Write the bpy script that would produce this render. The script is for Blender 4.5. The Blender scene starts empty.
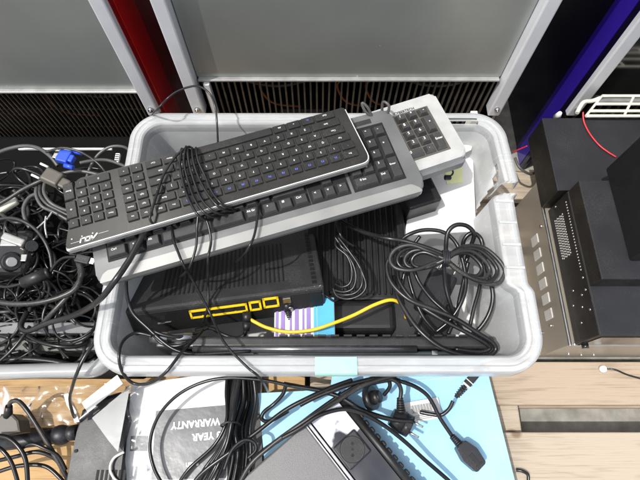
import bpy, bmesh, math, random
from mathutils import Vector, Matrix
from mathutils import noise as mnoise
R = random.Random(7)
scene = bpy.context.scene
COL = scene.collection
V = Vector

# ------------------------------------------------------------------ camera
TILT = math.radians(22.6)
SA, CA = math.sin(TILT), math.cos(TILT)
CAMH = 1.0
def at(px, py, z=0.0):
    """point of the plane at height z that the photograph shows at px, py (640x480)"""
    u, v = px - 320.0, py - 240.0
    d = V((u, 480 * SA - v * CA, -(480 * CA) - v * SA))
    k = (CAMH - z) / -d.z
    return V((d.x * k, d.y * k, z))

cam = bpy.data.cameras.new("camera"); camo = bpy.data.objects.new("camera", cam)
COL.objects.link(camo)
camo.location = (0, 0, CAMH); camo.rotation_euler = (TILT, 0, 0)
cam.sensor_width = 36; cam.lens = 27; cam.clip_start = 0.01; cam.clip_end = 200
scene.camera = camo

# ------------------------------------------------------------------ world, sun
SUNDIR = V((0.42, 0.20, -1.0)).normalized()      # the way the light travels
w = bpy.data.worlds.new("World"); scene.world = w; w.use_nodes = True
nt = w.node_tree; nt.nodes.clear()
sky = nt.nodes.new('ShaderNodeTexSky'); sky.sky_type = 'NISHITA'; sky.sun_disc = False
src = -SUNDIR
sky.sun_elevation = math.asin(src.z)
sky.sun_rotation = math.atan2(src.x, src.y)
sky.dust_density = 3.0; sky.air_density = 1.0; sky.ozone_density = 0.6
hs = nt.nodes.new('ShaderNodeHueSaturation'); hs.inputs['Saturation'].default_value = 0.35
bg = nt.nodes.new('ShaderNodeBackground'); bg.inputs[1].default_value = 0.15
ow = nt.nodes.new('ShaderNodeOutputWorld')
nt.links.new(sky.outputs[0], hs.inputs['Color']); nt.links.new(hs.outputs[0], bg.inputs[0]); nt.links.new(bg.outputs[0], ow.inputs[0])
sun = bpy.data.lights.new("sun", 'SUN'); sun.energy = 2.3; sun.angle = math.radians(0.6); sun.color = (1, .965, .91)
suno = bpy.data.objects.new("sun", sun); COL.objects.link(suno); suno.location = (-1, -1, 4)
suno.rotation_euler = SUNDIR.to_track_quat('-Z', 'Y').to_euler()
scene.view_settings.view_transform = 'Standard'; scene.view_settings.look = 'None'
scene.view_settings.exposure = 0.55; scene.view_settings.gamma = 1
scene.cycles.max_bounces = 10; scene.cycles.transparent_max_bounces = 24
scene.cycles.use_denoising = True

# ------------------------------------------------------------------ materials
def mat(name, c, rough=.5, metal=0, var=.15, vscale=40, bump=0, bscale=300, coat=0, dust=0, dustc=(.45, .43, .40), spec=.5, emis=None):
    m = bpy.data.materials.new(name); m.use_nodes = True
    n = m.node_tree; N = n.nodes; L = n.links; p = N['Principled BSDF']
    p.inputs['Roughness'].default_value = rough; p.inputs['Metallic'].default_value = metal
    p.inputs['Coat Weight'].default_value = coat; p.inputs['Coat Roughness'].default_value = .12
    p.inputs['Specular IOR Level'].default_value = spec
    tc = N.new('ShaderNodeTexCoord')
    no = N.new('ShaderNodeTexNoise'); no.inputs['Scale'].default_value = vscale; no.inputs['Detail'].default_value = 6
    L.new(tc.outputs['Object'], no.inputs['Vector'])
    r = N.new('ShaderNodeValToRGB')
    r.color_ramp.elements[0].position = .3; r.color_ramp.elements[1].position = .7
    r.color_ramp.elements[0].color = (*[max(0, x * (1 - var)) for x in c], 1)
    r.color_ramp.elements[1].color = (*[min(1, x * (1 + var)) for x in c], 1)
    L.new(no.outputs[0], r.inputs[0]); out = r.outputs[0]
    if dust:
        n2 = N.new('ShaderNodeTexNoise'); n2.inputs['Scale'].default_value = 420; n2.inputs['Detail'].default_value = 3
        L.new(tc.outputs['Object'], n2.inputs['Vector'])
        n3 = N.new('ShaderNodeTexNoise'); n3.inputs['Scale'].default_value = 14; n3.inputs['Detail'].default_value = 5
        L.new(tc.outputs['Object'], n3.inputs['Vector'])
        mu = N.new('ShaderNodeMath'); mu.operation = 'MULTIPLY'; L.new(n2.outputs[0], mu.inputs[0]); L.new(n3.outputs[0], mu.inputs[1])
        mr = N.new('ShaderNodeMapRange'); mr.inputs[1].default_value = .25; mr.inputs[2].default_value = .45; mr.inputs[4].default_value = dust
        L.new(mu.outputs[0], mr.inputs[0])
        mx = N.new('ShaderNodeMixRGB'); mx.inputs[2].default_value = (*dustc, 1)
        L.new(mr.outputs[0], mx.inputs[0]); L.new(out, mx.inputs[1]); out = mx.outputs[0]
    L.new(out, p.inputs['Base Color'])
    mr2 = N.new('ShaderNodeMapRange'); mr2.inputs[3].default_value = max(.03, rough - .1); mr2.inputs[4].default_value = min(1, rough + .12)
    L.new(no.outputs[0], mr2.inputs[0]); L.new(mr2.outputs[0], p.inputs['Roughness'])
    if bump:
        nb = N.new('ShaderNodeTexNoise'); nb.inputs['Scale'].default_value = bscale; nb.inputs['Detail'].default_value = 4
        L.new(tc.outputs['Object'], nb.inputs['Vector'])
        b = N.new('ShaderNodeBump'); b.inputs['Strength'].default_value = bump; b.inputs['Distance'].default_value = .002
        L.new(nb.outputs[0], b.inputs['Height']); L.new(b.outputs[0], p.inputs['Normal'])
    if emis:
        p.inputs['Emission Color'].default_value = (*emis, 1); p.inputs['Emission Strength'].default_value = 1
    return m

def plastic(name, c, clear, trans=.45, rough=.25, bump=.15, bscale=30, facing=.25):
    """milky see-through plastic"""
    m = bpy.data.materials.new(name); m.use_nodes = True
    n = m.node_tree; N = n.nodes; L = n.links; N.clear()
    o = N.new('ShaderNodeOutputMaterial')
    tr = N.new('ShaderNodeBsdfTransparent'); tr.inputs[0].default_value = (.97, .98, .99, 1)
    df = N.new('ShaderNodeBsdfDiffuse'); tl = N.new('ShaderNodeBsdfTranslucent'); gl = N.new('ShaderNodeBsdfGlossy')
    tc = N.new('ShaderNodeTexCoord'); no = N.new('ShaderNodeTexNoise'); no.inputs['Scale'].default_value = bscale; no.inputs['Detail'].default_value = 7
    L.new(tc.outputs['Object'], no.inputs['Vector'])
    cr = N.new('ShaderNodeValToRGB'); cr.color_ramp.elements[0].position = .3; cr.color_ramp.elements[1].position = .7
    cr.color_ramp.elements[0].color = (*[x * .86 for x in c], 1); cr.color_ramp.elements[1].color = (*c, 1)
    L.new(no.outputs[0], cr.inputs[0]); L.new(cr.outputs[0], df.inputs[0]); L.new(cr.outputs[0], tl.inputs[0])
    gl.inputs['Roughness'].default_value = rough
    mps = N.new('ShaderNodeMapping'); mps.inputs['Rotation'].default_value = (.3, .5, .7); mps.inputs['Scale'].default_value = (30, 260, 60); L.new(tc.outputs['Object'], mps.inputs[0])
    ns = N.new('ShaderNodeTexNoise'); ns.inputs['Scale'].default_value = 1; ns.inputs['Detail'].default_value = 5; L.new(mps.outputs[0], ns.inputs['Vector'])
    rs = N.new('ShaderNodeMapRange'); rs.inputs[1].default_value = .56; rs.inputs[2].default_value = .72; rs.inputs[4].default_value = .09; L.new(ns.outputs[0], rs.inputs[0])
    b = N.new('ShaderNodeBump'); b.inputs['Strength'].default_value = bump; b.inputs['Distance'].default_value = .002
    L.new(no.outputs[0], b.inputs['Height']); L.new(b.outputs[0], gl.inputs['Normal'])
    m1 = N.new('ShaderNodeMixShader'); m1.inputs[0].default_value = trans
    L.new(df.outputs[0], m1.inputs[1]); L.new(tl.outputs[0], m1.inputs[2])
    m2 = N.new('ShaderNodeMixShader'); L.new(m1.outputs[0], m2.inputs[1]); L.new(tr.outputs[0], m2.inputs[2])
    lw = N.new('ShaderNodeLayerWeight'); lw.inputs[0].default_value = .35
    mr = N.new('ShaderNodeMapRange'); mr.inputs[3].default_value = clear; mr.inputs[4].default_value = max(0, clear - facing)
    sb = N.new('ShaderNodeMath'); sb.operation = 'SUBTRACT'; sb.use_clamp = True
    L.new(lw.outputs['Facing'], mr.inputs[0]); L.new(mr.outputs[0], sb.inputs[0]); L.new(rs.outputs[0], sb.inputs[1]); L.new(sb.outputs[0], m2.inputs[0])
    m3 = N.new('ShaderNodeMixShader'); fr = N.new('ShaderNodeFresnel'); fr.inputs[0].default_value = 1.45
    L.new(b.outputs[0], fr.inputs['Normal'])
    L.new(fr.outputs[0], m3.inputs[0]); L.new(m2.outputs[0], m3.inputs[1]); L.new(gl.outputs[0], m3.inputs[2])
    L.new(m3.outputs[0], o.inputs[0])
    return m

def wood(name, c1, c2, seed=0):
    m = bpy.data.materials.new(name); m.use_nodes = True
    n = m.node_tree; N = n.nodes; L = n.links; p = N['Principled BSDF']; p.inputs['Roughness'].default_value = .75
    tc = N.new('ShaderNodeTexCoord'); mp = N.new('ShaderNodeMapping'); mp.inputs['Scale'].default_value = (1.6, 14, 14); mp.inputs['Location'].default_value = (seed, seed * 1.7, 0)
    L.new(tc.outputs['Object'], mp.inputs[0])
    n0 = N.new('ShaderNodeTexNoise'); n0.inputs['Scale'].default_value = 1.6; n0.inputs['Detail'].default_value = 2; n0.inputs['Distortion'].default_value = .6
    L.new(mp.outputs[0], n0.inputs['Vector'])
    wv = N.new('ShaderNodeMath'); wv.operation = 'MULTIPLY'; wv.inputs[1].default_value = 34; L.new(n0.outputs[0], wv.inputs[0])
    sn = N.new('ShaderNodeMath'); sn.operation = 'SINE'; L.new(wv.outputs[0], sn.inputs[0])
    mp2 = N.new('ShaderNodeMapping'); mp2.inputs['Scale'].default_value = (14, 420, 420); L.new(tc.outputs['Object'], mp2.inputs[0])
    n1 = N.new('ShaderNodeTexNoise'); n1.inputs['Scale'].default_value = 1; n1.inputs['Detail'].default_value = 5; L.new(mp2.outputs[0], n1.inputs['Vector'])
    n4 = N.new('ShaderNodeTexNoise'); n4.inputs['Scale'].default_value = 7; n4.inputs['Detail'].default_value = 5; L.new(tc.outputs['Object'], n4.inputs['Vector'])
    ad = N.new('ShaderNodeMath'); ad.operation = 'MULTIPLY_ADD'; ad.inputs[1].default_value = .09; L.new(sn.outputs[0], ad.inputs[0]); L.new(n1.outputs[0], ad.inputs[2])
    ad2 = N.new('ShaderNodeMath'); ad2.operation = 'MULTIPLY_ADD'; ad2.inputs[1].default_value = .95; L.new(n4.outputs[0], ad2.inputs[0]); L.new(ad.outputs[0], ad2.inputs[2])
    r = N.new('ShaderNodeValToRGB'); r.color_ramp.elements[0].position = .6; r.color_ramp.elements[1].position = 1.05
    r.color_ramp.elements[0].color = (*c1, 1); r.color_ramp.elements[1].color = (*c2, 1)
    L.new(ad2.outputs[0], r.inputs[0])
    # knots
    vo = N.new('ShaderNodeTexVoronoi'); vo.inputs['Scale'].default_value = 7.5
    mp3 = N.new('ShaderNodeMapping'); mp3.inputs['Location'].default_value = (seed * .37 + .21, .3 + seed * .2, 0); mp3.inputs['Scale'].default_value = (1, 1.25, .01)
    L.new(tc.outputs['Object'], mp3.inputs[0]); L.new(mp3.outputs[0], vo.inputs['Vector'])
    kr = N.new('ShaderNodeMapRange'); kr.inputs[1].default_value = .05; kr.inputs[2].default_value = .1; kr.inputs[3].default_value = .75; kr.inputs[4].default_value = 0
    L.new(vo.outputs['Distance'], kr.inputs[0])
    mx = N.new('ShaderNodeMixRGB'); mx.inputs[2].default_value = (.16, .085, .04, 1); L.new(kr.outputs[0], mx.inputs[0]); L.new(r.outputs[0], mx.inputs[1])
    L.new(mx.outputs[0], p.inputs['Base Color'])
    b = N.new('ShaderNodeBump'); b.inputs['Strength'].default_value = .5; b.inputs['Distance'].default_value = .0015
    L.new(ad.outputs[0], b.inputs['Height']); L.new(b.outputs[0], p.inputs['Normal'])
    return m

M = {}
M['black'] = mat('black_plastic', (.013, .013, .014), .38, bump=.12, bscale=900, dust=.05)
M['black_gloss'] = mat('black_gloss', (.014, .014, .015), .2, bump=.02, dust=.05, coat=.3)
M['keybody'] = mat('keyboard_black', (.026, .025, .023), .24, bump=.04, bscale=60, dust=.05, coat=.2, vscale=25, var=.25)
M['keycap'] = mat('keycap_black', (.020, .020, .020), .36, bump=.05, dust=.08)
M['legend'] = mat('legend_white', (.8, .8, .78), .5)
M['legend_blue'] = mat('legend_blue', (.12, .16, .75), .5)
M['line'] = mat('bright_line', (.75, .75, .74), .3)
M['silver'] = mat('silver_paint', (.42, .42, .41), .3, .5, bump=.03, dust=.05, vscale=20, var=.08)
M['greykb'] = mat('grey_keyboard', (.21, .213, .215), .3, .45, bump=.03, dust=.06, vscale=20, coat=.2)
M['palecap'] = mat('keycap_dark_grey', (.05, .05, .05), .22, dust=.05, coat=.4)
M['greycap'] = mat('keycap_grey', (.038, .038, .040), .36, dust=.07, bump=.05)
M['beige'] = mat('beige_keyboard', (.45, .455, .45), .38, 0, vscale=35, var=.12, dust=.1, dustc=(.25, .2, .14), bump=.05)
M['beigeunder'] = mat('grey_underside', (.16, .165, .17), .4)
M['cable'] = mat('cable_black', (.010, .010, .011), .27, bump=.05, bscale=120, dust=.05, dustc=(.28, .26, .24), vscale=15, var=.4)
M['cable_dusty'] = mat('cable_dusty', (.026, .025, .024), .36, bump=.08, bscale=120, dust=.16, dustc=(.3, .28, .26), vscale=15, var=.35)
M['cable_grey'] = mat('cable_grey', (.075, .075, .075), .36, dust=.06)
M['cable_brown'] = mat('cable_brown', (.10, .09, .075), .45, dust=.1)
M['router'] = mat('router_black', (.028, .028, .029), .5, bump=.5, bscale=1500, dust=.16, dustc=(.4, .38, .36), var=.2)
M['routerface'] = mat('router_face', (.010, .010, .010), .4, dust=.03)
M['slot'] = mat('slot_dark', (.006, .006, .006), .7)
M['yellow'] = mat('yellow_plastic', (.85, .62, .02), .4, var=.05)
M['yellowcable'] = mat('yellow_cable', (.85, .55, .03), .35, var=.08)
M['dark_metal'] = mat('dark_metal', (.22, .22, .23), .22, .85)
M['steel'] = mat('steel', (.6, .6, .6), .22, 1, var=.1)
M['white'] = mat('white_card', (.72, .72, .715), .6, var=.06, vscale=12, bump=.2, bscale=14, dust=.12, dustc=(.45, .44, .42))
M['cream'] = mat('cream_card', (.74, .72, .62), .6, var=.04)
M['paleyellow'] = mat('pale_yellow', (.80, .82, .45), .6, var=.06)
M['grey_print'] = mat('grey_print', (.10, .105, .115), .3, var=.2, vscale=18, bump=.6, bscale=22, coat=.4)
M['blue'] = mat('blue_card', (.36, .66, .90), .36, var=.10, vscale=9, bump=.25, bscale=12, coat=.15, dust=.12, dustc=(.6, .75, .85))
M['bluecon'] = mat('blue_connector', (.03, .09, .62), .3, var=.05)
M['purple'] = mat('purple_print', (.26, .18, .45), .5, var=.1)
M['cyan'] = mat('cyan_print', (.08, .42, .68), .5, var=.1)
M['slate'] = mat('slate_plastic', (.016, .017, .021), .42, bump=.1, bscale=900, dust=.08)
M['greymetal'] = mat('grey_device', (.14, .14, .142), .42, .3, bump=.25, bscale=1200, var=.06)
M['mint'] = mat('mint_sticker', (.36, .70, .60), .5, var=.06)
M['pin'] = mat('pin_metal', (.8, .78, .72), .2, 1)
M['white_plastic'] = mat('white_plastic', (.76, .76, .74), .35, var=.05)
M['panel'] = mat('brushed_door', (.42, .44, .42), .36, .6, var=.22, vscale=2.2, bump=.06, bscale=40, dust=.04, dustc=(.7, .7, .7))
def specks(m, col, sc, th):
    N = m.node_tree.nodes; L = m.node_tree.links; p = N['Principled BSDF']; src_ = p.inputs['Base Color'].links[0].from_socket
    tc = N.new('ShaderNodeTexCoord'); no = N.new('ShaderNodeTexNoise'); no.inputs['Scale'].default_value = 60; L.new(tc.outputs['Object'], no.inputs['Vector'])
    ad = N.new('ShaderNodeMixRGB'); ad.inputs[0].default_value = .02; L.new(tc.outputs['Object'], ad.inputs[1]); L.new(no.outputs['Color'], ad.inputs[2])
    vo = N.new('ShaderNodeTexVoronoi'); vo.inputs['Scale'].default_value = sc; L.new(ad.outputs[0], vo.inputs['Vector'])
    n2 = N.new('ShaderNodeTexNoise'); n2.inputs['Scale'].default_value = 5; L.new(tc.outputs['Object'], n2.inputs['Vector'])
    mr = N.new('ShaderNodeMapRange'); mr.inputs[1].default_value = .5; mr.inputs[2].default_value = .65; mr.inputs[3].default_value = 0; mr.inputs[4].default_value = th; L.new(n2.outputs[0], mr.inputs[0])
    lt = N.new('ShaderNodeMath'); lt.operation = 'LESS_THAN'; L.new(vo.outputs['Distance'], lt.inputs[0]); L.new(mr.outputs[0], lt.inputs[1])
    mx = N.new('ShaderNodeMixRGB'); mx.inputs[2].default_value = (*col, 1); L.new(lt.outputs[0], mx.inputs[0]); L.new(src_, mx.inputs[1]); L.new(mx.outputs[0], p.inputs['Base Color'])
specks(M['panel'], (.75, .75, .72), 30, .11)
specks(M['router'], (.35, .34, .33), 120, .12)
M['alu'] = mat('white_trim', (.74, .75, .78), .35, .2, var=.05, vscale=15, dust=.04, dustc=(.3, .3, .3))
M['red'] = mat('red_side_lit', (.62, .010, .012), .16, var=.12, vscale=5, coat=.5, bump=.02, bscale=8)  # lit front of the red side, the light put into the colour
M['navy'] = mat('violet_side_lit', (.028, .010, .28), .18, var=.1, vscale=5, coat=.4, bump=.02, bscale=8)  # violet side where light reaches it, painted brighter
M['laptop_black'] = mat('laptop_black', (.035, .035, .036), .33, .3, bump=.08, bscale=900, dust=.05)
M['laptop_slate'] = mat('laptop_slate', (.045, .062, .068), .35, .2, dust=.04)
M['laptop_grey'] = mat('laptop_grey', (.10, .105, .095), .4, .2, dust=.05)
M['greytrim'] = mat('grey_trim', (.36, .36, .35), .4, .3)
M['red_shaded'] = mat('red_side_shaded', (.30, .008, .010), .16, var=.2, vscale=5, coat=.5, bump=.02, bscale=8)  # same red side deeper in the gap, shade put into the colour
M['navy_shaded'] = mat('violet_side_shaded', (.004, .002, .016), .2, var=.1, vscale=5)  # violet side painted near black for the shade of the gap
M['grille'] = mat('grille_metal', (.095, .08, .062), .5, .4, var=.2, dust=.2, dustc=(.3, .22, .15))
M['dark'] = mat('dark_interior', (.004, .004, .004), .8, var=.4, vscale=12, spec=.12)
M['copper'] = mat('copper_pipe', (.55, .18, .07), .35, .7)
M['glass_black'] = mat('black_glass', (.012, .013, .012), .08, coat=1, var=.3, vscale=3)
M['champagne'] = mat('champagne_metal', (.37, .335, .28), .38, .45, var=.06, vscale=12, dust=.1, dustc=(.5, .45, .4))
M['amp'] = mat('amp_black', (.010, .009, .008), .45, .1, bump=.15, bscale=900, dust=.12, dustc=(.3, .25, .2))
M['amp_top'] = mat('amp_top', (.026, .027, .031), .42, .1, bump=.1, bscale=1200, dust=.06, dustc=(.3, .3, .3), vscale=12, var=.2)
M['vinyl'] = mat('black_vinyl', (.006, .006, .007), .5, bump=.3, bscale=1500)
M['ledsq'] = mat('pale_window', (.52, .51, .48), .3, var=.04)
M['wire'] = mat('cream_wire', (.72, .70, .60), .35, var=.08)
M['redwire'] = mat('red_wire', (.6, .03, .04), .35)
M['concrete'] = mat('concrete', (.30, .29, .26), .9, var=.3, vscale=30, bump=.5, bscale=120)
M['tub'] = plastic('milky_tub', (.96, .98, .99), .60, trans=.18, bump=.12, bscale=22, facing=.15)
M['tubwall'] = plastic('milky_tub_wall', (.97, .985, .995), .36, trans=.18, bump=.12, bscale=22, facing=.1)
M['bin'] = plastic('milky_bin', (.72, .74, .74), .30, bump=.8, bscale=14)
M['film'] = plastic('clear_film', (.85, .87, .88), .97, rough=.16, bump=.7, bscale=18, facing=.35)
M['wood1'] = wood('pallet_wood_weathered', (.25, .185, .125), (.42, .335, .25), 1)
M['wood2'] = wood('pallet_wood_pale', (.30, .24, .175), (.46, .385, .30), 5)
M['wood3'] = wood('pallet_wood_golden', (.27, .145, .055), (.50, .32, .145), 9)
for i in (1, 2, 3):
    pass

def painted_reflection():  # film with a blurred pale reflection painted in by the ramp
    m = mat('film_reflection', (.5, .5, .5), .2, coat=.3); N = m.node_tree.nodes; L = m.node_tree.links; p = N['Principled BSDF']
    tc = N.new('ShaderNodeTexCoord'); no = N.new('ShaderNodeTexNoise'); no.inputs['Scale'].default_value = 24; no.inputs['Detail'].default_value = 4; no.inputs['Roughness'].default_value = .45
    L.new(tc.outputs['Object'], no.inputs['Vector']); sx = N.new('ShaderNodeSeparateXYZ'); L.new(tc.outputs['Object'], sx.inputs[0])
    ma = N.new('ShaderNodeMath'); ma.operation = 'MULTIPLY_ADD'; ma.inputs[1].default_value = 4.5; L.new(sx.outputs[0], ma.inputs[0]); L.new(no.outputs[0], ma.inputs[2])
    r = N.new('ShaderNodeValToRGB'); r.color_ramp.elements[0].position = .64; r.color_ramp.elements[1].position = .70
    r.color_ramp.elements[0].color = (.58, .60, .66, 1); r.color_ramp.elements[1].color = (.035, .037, .045, 1)
    L.new(ma.outputs[0], r.inputs[0]); L.new(r.outputs[0], p.inputs['Base Color'])
    return m
M['film_reflection'] = painted_reflection()
# ------------------------------------------------------------------ mesh helpers
class B:
    def __init__(s): s.bm = bmesh.new()
    def merge(s, t, mi, X):
        if X is not None: bmesh.ops.transform(t, matrix=X, verts=t.verts)
        for f in t.faces: f.material_index = mi
        vm = {}
        for v in t.verts: vm[v] = s.bm.verts.new(v.co)
        for f in t.faces:
            try:
                g = s.bm.faces.new([vm[v] for v in f.verts]); g.material_index = mi; g.smooth = f.smooth
            except ValueError: pass
        t.free()
    def box(s, c, d, bev=0, mi=0, X=None, top=1.0, seg=2):
        t = bmesh.new(); bmesh.ops.create_cube(t, size=1)
        for v in t.verts:
            k = top if v.co.z > 0 else 1.0
            if isinstance(k, tuple): v.co.x *= k[0]; v.co.y *= k[1]
            else: v.co.x *= k; v.co.y *= k
            v.co = V((v.co.x * d[0] + c[0], v.co.y * d[1] + c[1], v.co.z * d[2] + c[2]))
        if bev: bmesh.ops.bevel(t, geom=t.edges[:] + t.verts[:], offset=bev, segments=seg, profile=.5, affect='EDGES')
        s.merge(t, mi, X); return s
    def prism(s, pts, z0, z1, bev=0, mi=0, X=None):
        t = bmesh.new()
        lo = [t.verts.new((p[0], p[1], z0)) for p in pts]; hi = [t.verts.new((p[0], p[1], z1)) for p in pts]
        n = len(pts)
        a = sum(pts[i][0] * pts[(i + 1) % n][1] - pts[(i + 1) % n][0] * pts[i][1] for i in range(n))
        if a < 0: lo.reverse(); hi.reverse()
        t.faces.new(hi); t.faces.new(list(reversed(lo)))
        for i in range(n): t.faces.new([lo[i], lo[(i + 1) % n], hi[(i + 1) % n], hi[i]])
        if bev:
            es = [e for e in t.edges if abs(e.verts[0].co.z - z1) < 1e-7 and abs(e.verts[1].co.z - z1) < 1e-7]
            bmesh.ops.bevel(t, geom=es, offset=bev, segments=2, profile=.5, affect='EDGES')
        s.merge(t, mi, X); return s
    def cyl(s, p0, p1, r0, r1=None, seg=16, mi=0, X=None):
        r1 = r0 if r1 is None else r1
        p0 = V(p0); p1 = V(p1); ax = (p1 - p0).normalized()
        q = ax.orthogonal().normalized(); q2 = ax.cross(q)
        t = bmesh.new()
        a = [t.verts.new(p0 + (q * math.cos(k * 2 * math.pi / seg) + q2 * math.sin(k * 2 * math.pi / seg)) * r0) for k in range(seg)]
        b = [t.verts.new(p1 + (q * math.cos(k * 2 * math.pi / seg) + q2 * math.sin(k * 2 * math.pi / seg)) * r1) for k in range(seg)]
        for k in range(seg):
            f = t.faces.new([a[k], a[(k + 1) % seg], b[(k + 1) % seg], b[k]]); f.smooth = True
        t.faces.new(list(reversed(a))); t.faces.new(b)
        s.merge(t, mi, X); return s
    def tube(s, pts, r, seg=8, mi=0, sub=6, X=None, rs=None):
        P = [V(p) for p in pts]
        n = len(P); Q = []
        for i in range(n - 1):
            p0 = P[max(i - 1, 0)]; p1 = P[i]; p2 = P[i + 1]; p3 = P[min(i + 2, n - 1)]
            for k in range(sub):
                t = k / sub
                Q.append(.5 * ((2 * p1) + (p2 - p0) * t + (2 * p0 - 5 * p1 + 4 * p2 - p3) * t * t + (3 * p1 - p0 - 3 * p2 + p3) * t ** 3))
        Q.append(P[-1])
        bm = bmesh.new(); rings = []; nrm = None
        for i, q in enumerate(Q):
            t = (Q[min(i + 1, len(Q) - 1)] - Q[max(i - 1, 0)])
            if t.length < 1e-9: t = V((1, 0, 0))
            t.normalize()
            nrm = t.orthogonal().normalized() if nrm is None else (nrm - t * nrm.dot(t)).normalized()
            b = t.cross(nrm)
            rings.append([bm.verts.new(q + (nrm * math.cos(a) + b * math.sin(a)) * r) for a in [2 * math.pi * k / seg for k in range(seg)]])
        for i in range(len(rings) - 1):
            for k in range(seg):
                f = bm.faces.new([rings[i][k], rings[i][(k + 1) % seg], rings[i + 1][(k + 1) % seg], rings[i + 1][k]]); f.smooth = True
        bm.faces.new(list(reversed(rings[0]))); bm.faces.new(rings[-1])
        s.merge(bm, mi, X); return s
    def text(s, txt, size, x, y, z, rot=0, mi=0, X=None, align='CENTER', shear=0, sx=1, bold=0, depth=0):
        me = text_mesh(txt, align, bold)
        t = bmesh.new(); t.from_mesh(me)
        Mx = Matrix.Translation((x, y, z)) @ Matrix.Rotation(rot, 4, 'Z')
        for v in t.verts:
            v.co = V(((v.co.x + shear * v.co.y) * size * sx, v.co.y * size, 0))
        s.merge(t, mi, (X @ Mx) if X is not None else Mx); return s

_tc = {}
def text_mesh(txt, align, bold=0):
    k = (txt, align, bold)
    if k not in _tc:
        cu = bpy.data.curves.new('lettering', 'FONT'); cu.body = txt; cu.size = 1; cu.align_x = align; cu.align_y = 'CENTER'
        cu.resolution_u = 3; cu.offset = bold
        ob = bpy.data.objects.new('lettering', cu); COL.objects.link(ob)
        dg = bpy.context.evaluated_depsgraph_get(); dg.update()
        _tc[k] = bpy.data.meshes.new_from_object(ob.evaluated_get(dg))
        bpy.data.objects.remove(ob); bpy.data.curves.remove(cu)
    return _tc[k]

def obj(name, b, mats, parent=None, X=None, world=False, smooth=None):
    """link one mesh object. X: its matrix (local when it has a parent). world: the vertices are in world space"""
    bm = b.bm if isinstance(b, B) else b
    if smooth is not None:
        for f in bm.faces: f.smooth = smooth
    if world and parent is not None:
        bmesh.ops.transform(bm, matrix=world_of(parent).inverted(), verts=bm.verts)
    me = bpy.data.meshes.new(name); bm.to_mesh(me); bm.free()
    for m in (mats if isinstance(mats, (list, tuple)) else [mats]): me.materials.append(M[m] if isinstance(m, str) else m)
    o = bpy.data.objects.new(name, me); COL.objects.link(o)
    if X is not None: o.matrix_basis = X
    if parent is not None: o.parent = parent
    return o
def world_of(o):
    m = o.matrix_basis.copy()
    while o.parent: o = o.parent; m = o.matrix_basis @ m
    return m
def empty(name, label, cat, X, group=None):
    o = bpy.data.objects.new(name, None); COL.objects.link(o)
    o.matrix_basis = X if isinstance(X, Matrix) else Matrix.Translation(X)
    o.empty_display_size = .02
    return tag(o, label, cat, group)
def tag(o, label=None, cat=None, group=None, kind=None):
    if label: o['label'] = label
    if cat: o['category'] = cat
    if group: o['group'] = group
    if kind: o['kind'] = kind
    return o
def frame(o, px, py):
    """matrix with origin o, x towards px, y towards py (made square)"""
    o = V(o); ex = (V(px) - o).normalized(); ey = V(py) - o; ey = (ey - ex * ey.dot(ex)).normalized(); ez = ex.cross(ey)
    m = Matrix((ex, ey, ez)).transposed().to_4x4(); m.translation = o
    return m
def path(*pts, z=None):
    """(px,py,z) triples, z carried on when left out"""
    out = []; cz = z
    for p in pts:
        if len(p) == 3: cz = p[2]
        out.append(at(p[0], p[1], cz))
    return out

# ------------------------------------------------------------------ ground and pallets
g = B(); g.box((0, 0, -.135), (60, 60, .03)); tag(obj('ground', g, 'concrete'), kind='structure')

def pallet(name, label, x0, x1, boards, mats, stringers):
    r = empty(name, label, 'pallet', ((x0 + x1) / 2, boards[0][0], -.12))
    for (y0, y1), m in zip(boards, mats):
        b = B(); L = x1 - x0
        t = bmesh.new(); nx = 40
        b.box(((x0 + x1) / 2, (y0 + y1) / 2, -.011), (L, y1 - y0, .022), bev=.002)
        obj('board', b, m, r, world=True)
    for sx in stringers:
        b = B(); b.box((sx, (boards[0][0] + boards[-1][1]) / 2, -.0615), (.11, boards[-1][1] - boards[0][0] - .01, .078), bev=.003)
        obj('stringer', b, 'wood2', r, world=True)
    for (y0, y1) in boards[::2]:
        b = B(); b.box(((x0 + x1) / 2, (y0 + y1) / 2, -.1105), (x1 - x0, y1 - y0, .019), bev=.002)
        obj('bottom_board', b, 'wood1', r, world=True)
    return r
pallet('wooden_pallet', 'weathered pallet with an open slot between its boards, under the milky tub',
       -.02, 1.18, [(-.22, -.115), (-.105, .0135), (.0635, .147), (.16, .26), (.28, .38), (.40, .50), (.52, .60)],
       ['wood2', 'wood2', 'wood1', 'wood1', 'wood2', 'wood1', 'wood2'], [.345, .0635, .83, 1.12])
pallet('wooden_pallet', 'golden wooden pallet with fresh looking boards, under the crate of tangled cables',
       -1.22, -.03, [(-.22, -.10), (-.09, .012), (.022, .125), (.145, .25), (.27, .37), (.39, .49), (.51, .6)],
       ['wood3', 'wood3', 'wood3', 'wood3', 'wood3', 'wood3', 'wood3'], [-1.1, -.65, -.1])
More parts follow.
